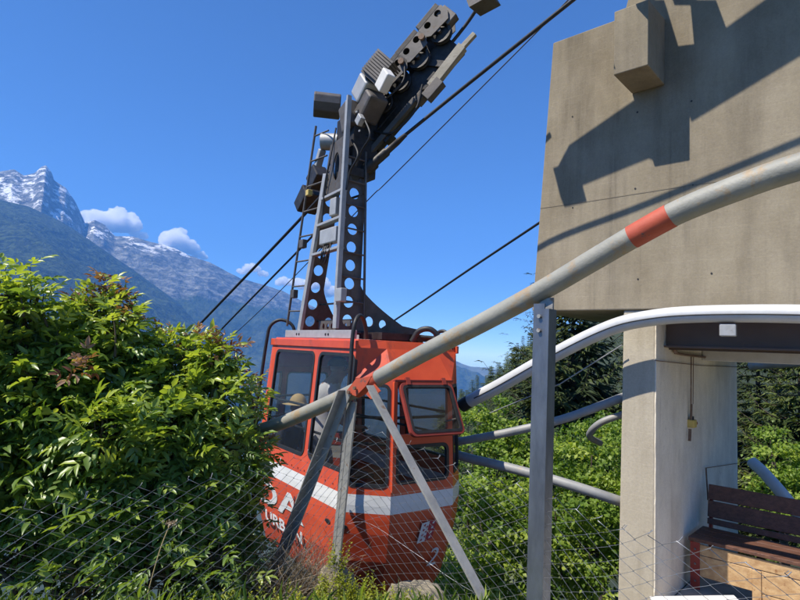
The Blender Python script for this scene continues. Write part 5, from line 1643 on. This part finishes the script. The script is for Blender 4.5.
def spruce_mesh(h, r, seed, whorl=.42, nb=7, seg=.34, z_low=.06, droop=.34, dens=1.0):
    """needle sprays on whorled, drooping branches; returns crown arrays and branch list"""
    rs = np.random.default_rng(seed)
    base, al, nm, ln, wd, tone = [], [], [], [], [], []
    br = []
    z = h * z_low
    while z < h * .985:
        k = z / h
        R0 = r * (1 - k) ** .82 * rs.uniform(.82, 1.12) + .12
        n = max(4, int(nb * rs.uniform(.8, 1.2)))
        a0 = rs.uniform(0, 6.28)
        for i in range(n):
            a = a0 + 6.283 * i / n + rs.normal() * .16
            Rb = R0 * rs.uniform(.70, 1.12)
            d = np.array([math.cos(a), math.sin(a), 0])
            lift = .10 + .45 * k
            m_ = max(4, int(Rb / seg * 1.6))
            bt = rs.normal(.45, .16)
            pts = []
            for q_ in range(m_ + 1):
                s = q_ / m_
                pts.append(np.array([0, 0, z + rs.normal() * .01]) + d * (Rb * s) + np.array([0, 0, Rb * (lift * s - droop * math.sin(s * 2.6) + .16 * s * s)]))
            br.append(pts)
            sdv = np.array([-d[1], d[0], 0])
            for q_ in range(1, m_ + 1):
                s = q_ / m_
                p = pts[q_]
                tw = (Rb * .42 * (1 - s) + seg * .55)
                for rep in range(max(1, int(3 * dens))):
                    for sg in (-1, 1):
                        dv = d * rs.uniform(.5, 1.1) + sdv * sg * rs.uniform(.5, 1.1) + np.array([0, 0, rs.normal(-.18, .2)])
                        base.append(p + d * rs.normal() * seg * .25); al.append(dv); nm.append(np.array([0, 0, 1.]) + rs.normal(size=3) * .45)
                        l_ = tw * rs.uniform(.55, 1.05); ln.append(l_); wd.append(l_ * rs.uniform(.16, .30)); tone.append(bt + rs.normal() * .13 + .12 * (s - .5))
                base.append(p); al.append(d + np.array([0, 0, .05])); nm.append(np.array([0, 0, 1.]) + rs.normal(size=3) * .3); ln.append(seg * 1.1); wd.append(seg * .26); tone.append(bt + .15)
        z += whorl * rs.uniform(.8, 1.2) * (1 - .45 * k)
    V, Fi, T = leaves(np.array(base), np.array(al), np.array(nm), np.array(ln), np.array(wd), np.clip(np.array(tone), 0, 1), SMALL_V, SMALL_T)
    return V, Fi, T, br
def conifer(label, loc, h, r, seed, mat, group, name='spruce_tree', limbs=True, **kw):
    root = empty(name, Vector(loc), label, 'tree', group)
    V, Fi, T, br = spruce_mesh(h, r, seed, **kw)
    o = link('crown', np_mesh('crown', V + np.array(loc)[None], Fi, T), mat, root)
    q = MB()
    l_ = Vector(loc)
    q.tube([l_ - ZU * .8, l_ + ZU * h * .5, l_ + ZU * h], [max(.05, h * .014), h * .009, .015], 8)
    if limbs:
        for pts in br: q.tube([l_ + Vector(p) for p in pts[::2]] if len(pts) > 4 else [l_ + Vector(p) for p in pts], [.03 * (1 - .8 * k / max(1, len(pts[::2] if len(pts) > 4 else pts) - 1)) for k in range(len(pts[::2] if len(pts) > 4 else pts))], 4, cap=False)
    q.build('trunk', M['bark'], root)
    return root
def tree_at(px, d, h=None, ztop=None, zb=None):
    p = P(px, 380, d); z = gz(p.x, p.y) if zb is None else zb
    return (p.x, p.y, z)
GC = 'dark conifers behind the station'
conifer('largest dark spruce, its drooping branches reaching out beside the galvanised post', tree_at(572, 22, zb=-5.0), 11.6, 5.4, 5, M['needle'], GC, whorl=.50, nb=7, seg=.36, z_low=.04, dens=1.2)
conifer('dark spruce half hidden behind the supporting wall, right of the largest one', tree_at(655, 27, zb=-5), 13.5, 4.0, 6, M['needle'], GC, whorl=.5, nb=7, seg=.4)
conifer('lower sunlit fir in front of the largest spruce', tree_at(520, 24, zb=-7.5), 9.6, 3.4, 8, M['needlelight'], GC, whorl=.45, nb=7, seg=.36)
conifer('sunlit fir at the right edge beyond the whitewashed wall', tree_at(800, 17, zb=-4), 8.0, 2.8, 9, M['needlelight'], GC, whorl=.38, nb=8, seg=.30)
conifer('dark fir directly right of the whitewashed wall, under the lintel', tree_at(758, 20, zb=-5), 9.6, 2.9, 12, M['needle'], GC, whorl=.42, nb=8, seg=.32)
conifer('tall dark fir behind the right edge of the picture', tree_at(850, 24, zb=-4), 12, 3.6, 14, M['needle'], GC, whorl=.5, nb=7, seg=.4)
conifer('dark fir filling the gap below the largest spruce, left of the supporting wall', tree_at(560, 30, zb=-9), 11, 3.6, 15, M['needle'], GC, whorl=.5, nb=7, seg=.4)

# wooded slope farther off: individual conifers, copies of three trees
protos = []
GS = 'conifers on the far wooded slope'
LS = 'small conifer among the trees of the wooded slope beyond the cabin'
for k, (h, r) in enumerate(((13, 2.4), (11, 2.5), (15, 2.6))):
    V, Fi, T, br = spruce_mesh(h, r, 40 + k, whorl=.8, nb=6, seg=.62, dens=.7)
    r_ = empty('spruce_tree', (0, 0, 0), LS, 'tree', GS)
    co_ = link('crown', np_mesh('crown', V, Fi, T), M['needlelight'] if k != 1 else M['needle'], r_)
    q = MB(); q.tube([(0, 0, -1), (0, 0, h * .6), (0, 0, h)], [.20, .12, .02], 6); to_ = q.build('trunk', M['bark'], r_)
    protos.append((r_, co_, to_))
random.seed(21)
cnt = 0
for k in range(6000):
    if cnt >= 290: break
    px = random.uniform(440, 560) if k % 3 else random.uniform(560, 830); d = random.choice((random.uniform(50, 120), random.uniform(120, 300), random.uniform(230, 400), random.uniform(230, 400)))
    p = P(px, 380, d)
    z = gz(p.x, p.y)
    h = random.uniform(.7, 1.25)
    ty = proj((p.x, p.y, z + 13 * h))[1]
    lim = np.interp(px, [420, 455, 470, 485, 500, 520, 560, 640, 830], [425, 398, 388, 372, 352, 338, 325, 330, 330])
    if ty < lim - (34 if px < 512 else 8) or ty > lim + 60: continue
    pr = protos[k % 3]
    if cnt < 3:
        pr = protos[cnt]; r_ = pr[0]
    else:
        r_ = pr[0].copy(); COL.objects.link(r_)
        for ch in pr[1:]:
            c_ = ch.copy(); COL.objects.link(c_); c_.parent = r_
    r_.location = (p.x, p.y, z)
    r_.rotation_euler = (random.uniform(-.04, .04), random.uniform(-.04, .04), random.uniform(0, 6.28))
    r_.scale = (h * random.uniform(.85, 1.15),) * 2 + (h,)
    cnt += 1

# ------------------------------------------------------------------ fence foot: boulders, dry stalks, weeds
def boulder(label, px, py, d, rx, ry, seed):
    bm = bmesh.new(); bmesh.ops.create_icosphere(bm, subdivisions=5, radius=1)
    c = P(px, py, d); k = d / F
    for v in bm.verts:
        n = mnoise.fractal(v.co * 1.3 + Vector((seed, 0, 0)), 1, 2, 6) * .28 + mnoise.fractal(v.co * 6 + Vector((0, seed, 0)), 1, 2, 4) * .035
        v.co = v.co * (1 + n); v.co.x *= rx * k; v.co.y *= rx * k * .9; v.co.z *= ry * k
    me = bpy.data.meshes.new('boulder'); bm.to_mesh(me); bm.free()
    o = link('boulder', me, M['rock'], smooth=True); o.location = c
    tagp(o, label, 'rock', 'boulders at the fence foot')
boulder('pale boulder at the foot of the fence posts, left of the wider one', 333, 594, 3.5, 24, 28, 2)
boulder('wide pale boulder under the cabin at the bottom edge', 414, 618, 3.5, 36, 32, 5)
def tuft(name, label, spots, mat, kind=None, cat='plant', group=None):
    """spots: (px, py, depth, count, length, spread, lean, width) of upright blades or stalks"""
    B_, A_, N_, Ln, W_, T_ = [], [], [], [], [], []
    for px, py, d, n, l_, sp, lean, wd in spots:
        c = np.array(P(px, py, d))
        b = c[None] + RNG.normal(size=(n, 3)) * np.array([sp, sp * .8, .02])
        a = unit(np.array([lean, 0, 1.0])[None] + RNG.normal(size=(n, 3)) * .38)
        B_.append(b); A_.append(a); N_.append(RNG.normal(size=(n, 3)))
        Ln.append(l_ * RNG.uniform(.45, 1.15, n)); W_.append(np.full(n, wd) * RNG.uniform(.6, 1.4, n)); T_.append(RNG.uniform(0, 1, n))
    V, Fi, T = leaves(np.concatenate(B_), np.concatenate(A_), np.concatenate(N_), np.concatenate(Ln), np.concatenate(W_), np.concatenate(T_))
    o = link(name, np_mesh(name, V, Fi, T), mat)
    return tagp(o, label, cat, group, kind)
def stalks(name, label, spots, mat, rad=.0018):
    """tangle of thin bent stalks: (px, py, depth, count, length, spread)"""
    V, Fs, T, off = [], [], [], 0
    for px, py, d, n, l_, sp in spots:
        c = np.array(P(px, py, d))
        for k in range(n):
            p = c + RNG.normal(size=3) * np.array([sp, sp * .7, .02])
            dr = unit(np.array([RNG.normal() * .45, RNG.normal() * .4, 1.0]))
            L_ = l_ * RNG.uniform(.35, 1.15); m_ = 6
            pts = []
            for i in range(m_):
                pts.append(p.copy()); dr = unit(dr + RNG.normal(size=3) * .22 - np.array([0, 0, .05 * i])); p = p + dr * L_ / m_
            pts = np.array(pts); r_ = rad * RNG.uniform(.5, 1.3) * np.linspace(1, .45, m_)[:, None]
            e1 = np.array([.8, .6, 0]); e2 = np.array([-.5, .6, .6]); e3 = -(e1 + e2)
            ring_ = np.stack([pts + e1 * r_, pts + e2 * r_, pts + e3 * r_], 1).reshape(-1, 3)
            i_ = np.arange(m_ - 1)[:, None] * 3
            Fs.append(np.concatenate([i_ + np.array([[a, (a + 1) % 3, 3 + (a + 1) % 3, 3 + a]]) for a in range(3)]) + off)
            V.append(ring_); T.append(np.full(len(ring_), RNG.uniform(0, 1))); off += len(ring_)
    o = link(name, np_mesh(name, np.concatenate(V), np.concatenate(Fs), np.concatenate(T)), mat)
    return tagp(o, label, 'grass', None, 'stuff')
stalks('dry_grass', 'tangled dry grey brown stalks at the foot of the fence left of the posts',
       [(275, 604, 3.45, 380, .46, .09), (303, 600, 3.5, 460, .50, .09), (255, 608, 3.4, 140, .34, .08), (325, 604, 3.5, 160, .34, .06), (288, 575, 3.55, 160, .34, .07)], M['drytwig'])
def herbs(name, label, spots, mat):
    """leafy weeds: upright stems set with small leaves: (px, py, depth, stems, height, spread, leaf)"""
    parts = []
    for px, py, d, n, h_, sp, lf_ in spots:
        c = np.array(P(px, py, d))
        for k in range(n):
            b0 = c + RNG.normal(size=3) * np.array([sp, sp * .7, .01]); dr = unit(np.array([RNG.normal() * .25, RNG.normal() * .25, 1]))
            hh = h_ * RNG.uniform(.4, 1.2); m_ = int(9 + 10 * hh / .2)
            tt = np.linspace(.1, 1, m_); az = np.arange(m_) * 2.4 + RNG.uniform(0, 6)
            b = b0[None] + dr[None] * (tt * hh)[:, None]
            al = np.stack([np.cos(az), np.sin(az), .35 + .5 * tt], 1) + RNG.normal(size=(m_, 3)) * .2
            ln = lf_ * (1.15 - .6 * tt) * RNG.uniform(.7, 1.2, m_)
            parts.append(leaves(b, al, np.array([0, 0, 1.])[None] + RNG.normal(size=(m_, 3)) * .35, ln, ln * .62, np.clip(RNG.normal(.35 + .35 * tt, .12), 0, 1)))
    V, Fi, T = merge(parts)
    return tagp(link(name, np_mesh(name, V, Fi, T), mat), label, 'weeds', None, 'stuff')
herbs('weeds', 'low yellow green leafy weeds along the bottom edge in front of the boulders',
      [(330, 612, 3.2, 26, .17, .09, .034), (360, 612, 3.2, 30, .17, .08, .034), (305, 618, 3.1, 18, .15, .10, .032), (385, 618, 3.1, 34, .15, .08, .03), (410, 620, 3.1, 22, .13, .07, .03), (262, 618, 3.1, 14, .13, .10, .03), (225, 615, 3.0, 10, .13, .10, .034), (336, 572, 3.42, 9, .16, .03, .03), (430, 622, 3.1, 14, .12, .08, .03), (345, 590, 3.3, 12, .14, .06, .03)], M['leafyellow'])
tuft('grass', 'short rough grass on the near ground before the fence',
     [(x, 640, 2.4, 260, .14, .14, 0, .008) for x in range(-40, 520, 60)], M['leafelder'], 'stuff', 'grass')
# a thin dry seed stalk in front of the shaded shrubs
q = MB(); q.tube(smooth_path([P(145, 606, 2.6), P(150, 585, 2.6), P(160, 550, 2.6), P(170, 524, 2.6)], 5), .0025, 6)
st_ = q.build('stalk', M['straw'], None); tagp(st_, 'thin dry stalk with a brown seed head standing before the shrubs', 'plant')
st_.name = 'dry_stalk'
c = np.array(P(171, 523, 2.6)); n = 40
V, Fi, T = leaves(c[None] + RNG.normal(size=(n, 3)) * np.array([.016, .012, .004]), unit(RNG.normal(size=(n, 3)) + np.array([0, 0, .6])), RNG.normal(size=(n, 3)), np.full(n, .016), np.full(n, .009), RNG.uniform(0, 1, n))
link('seed_head', np_mesh('seed_head', V, Fi, T), M['drytwig'], st_)
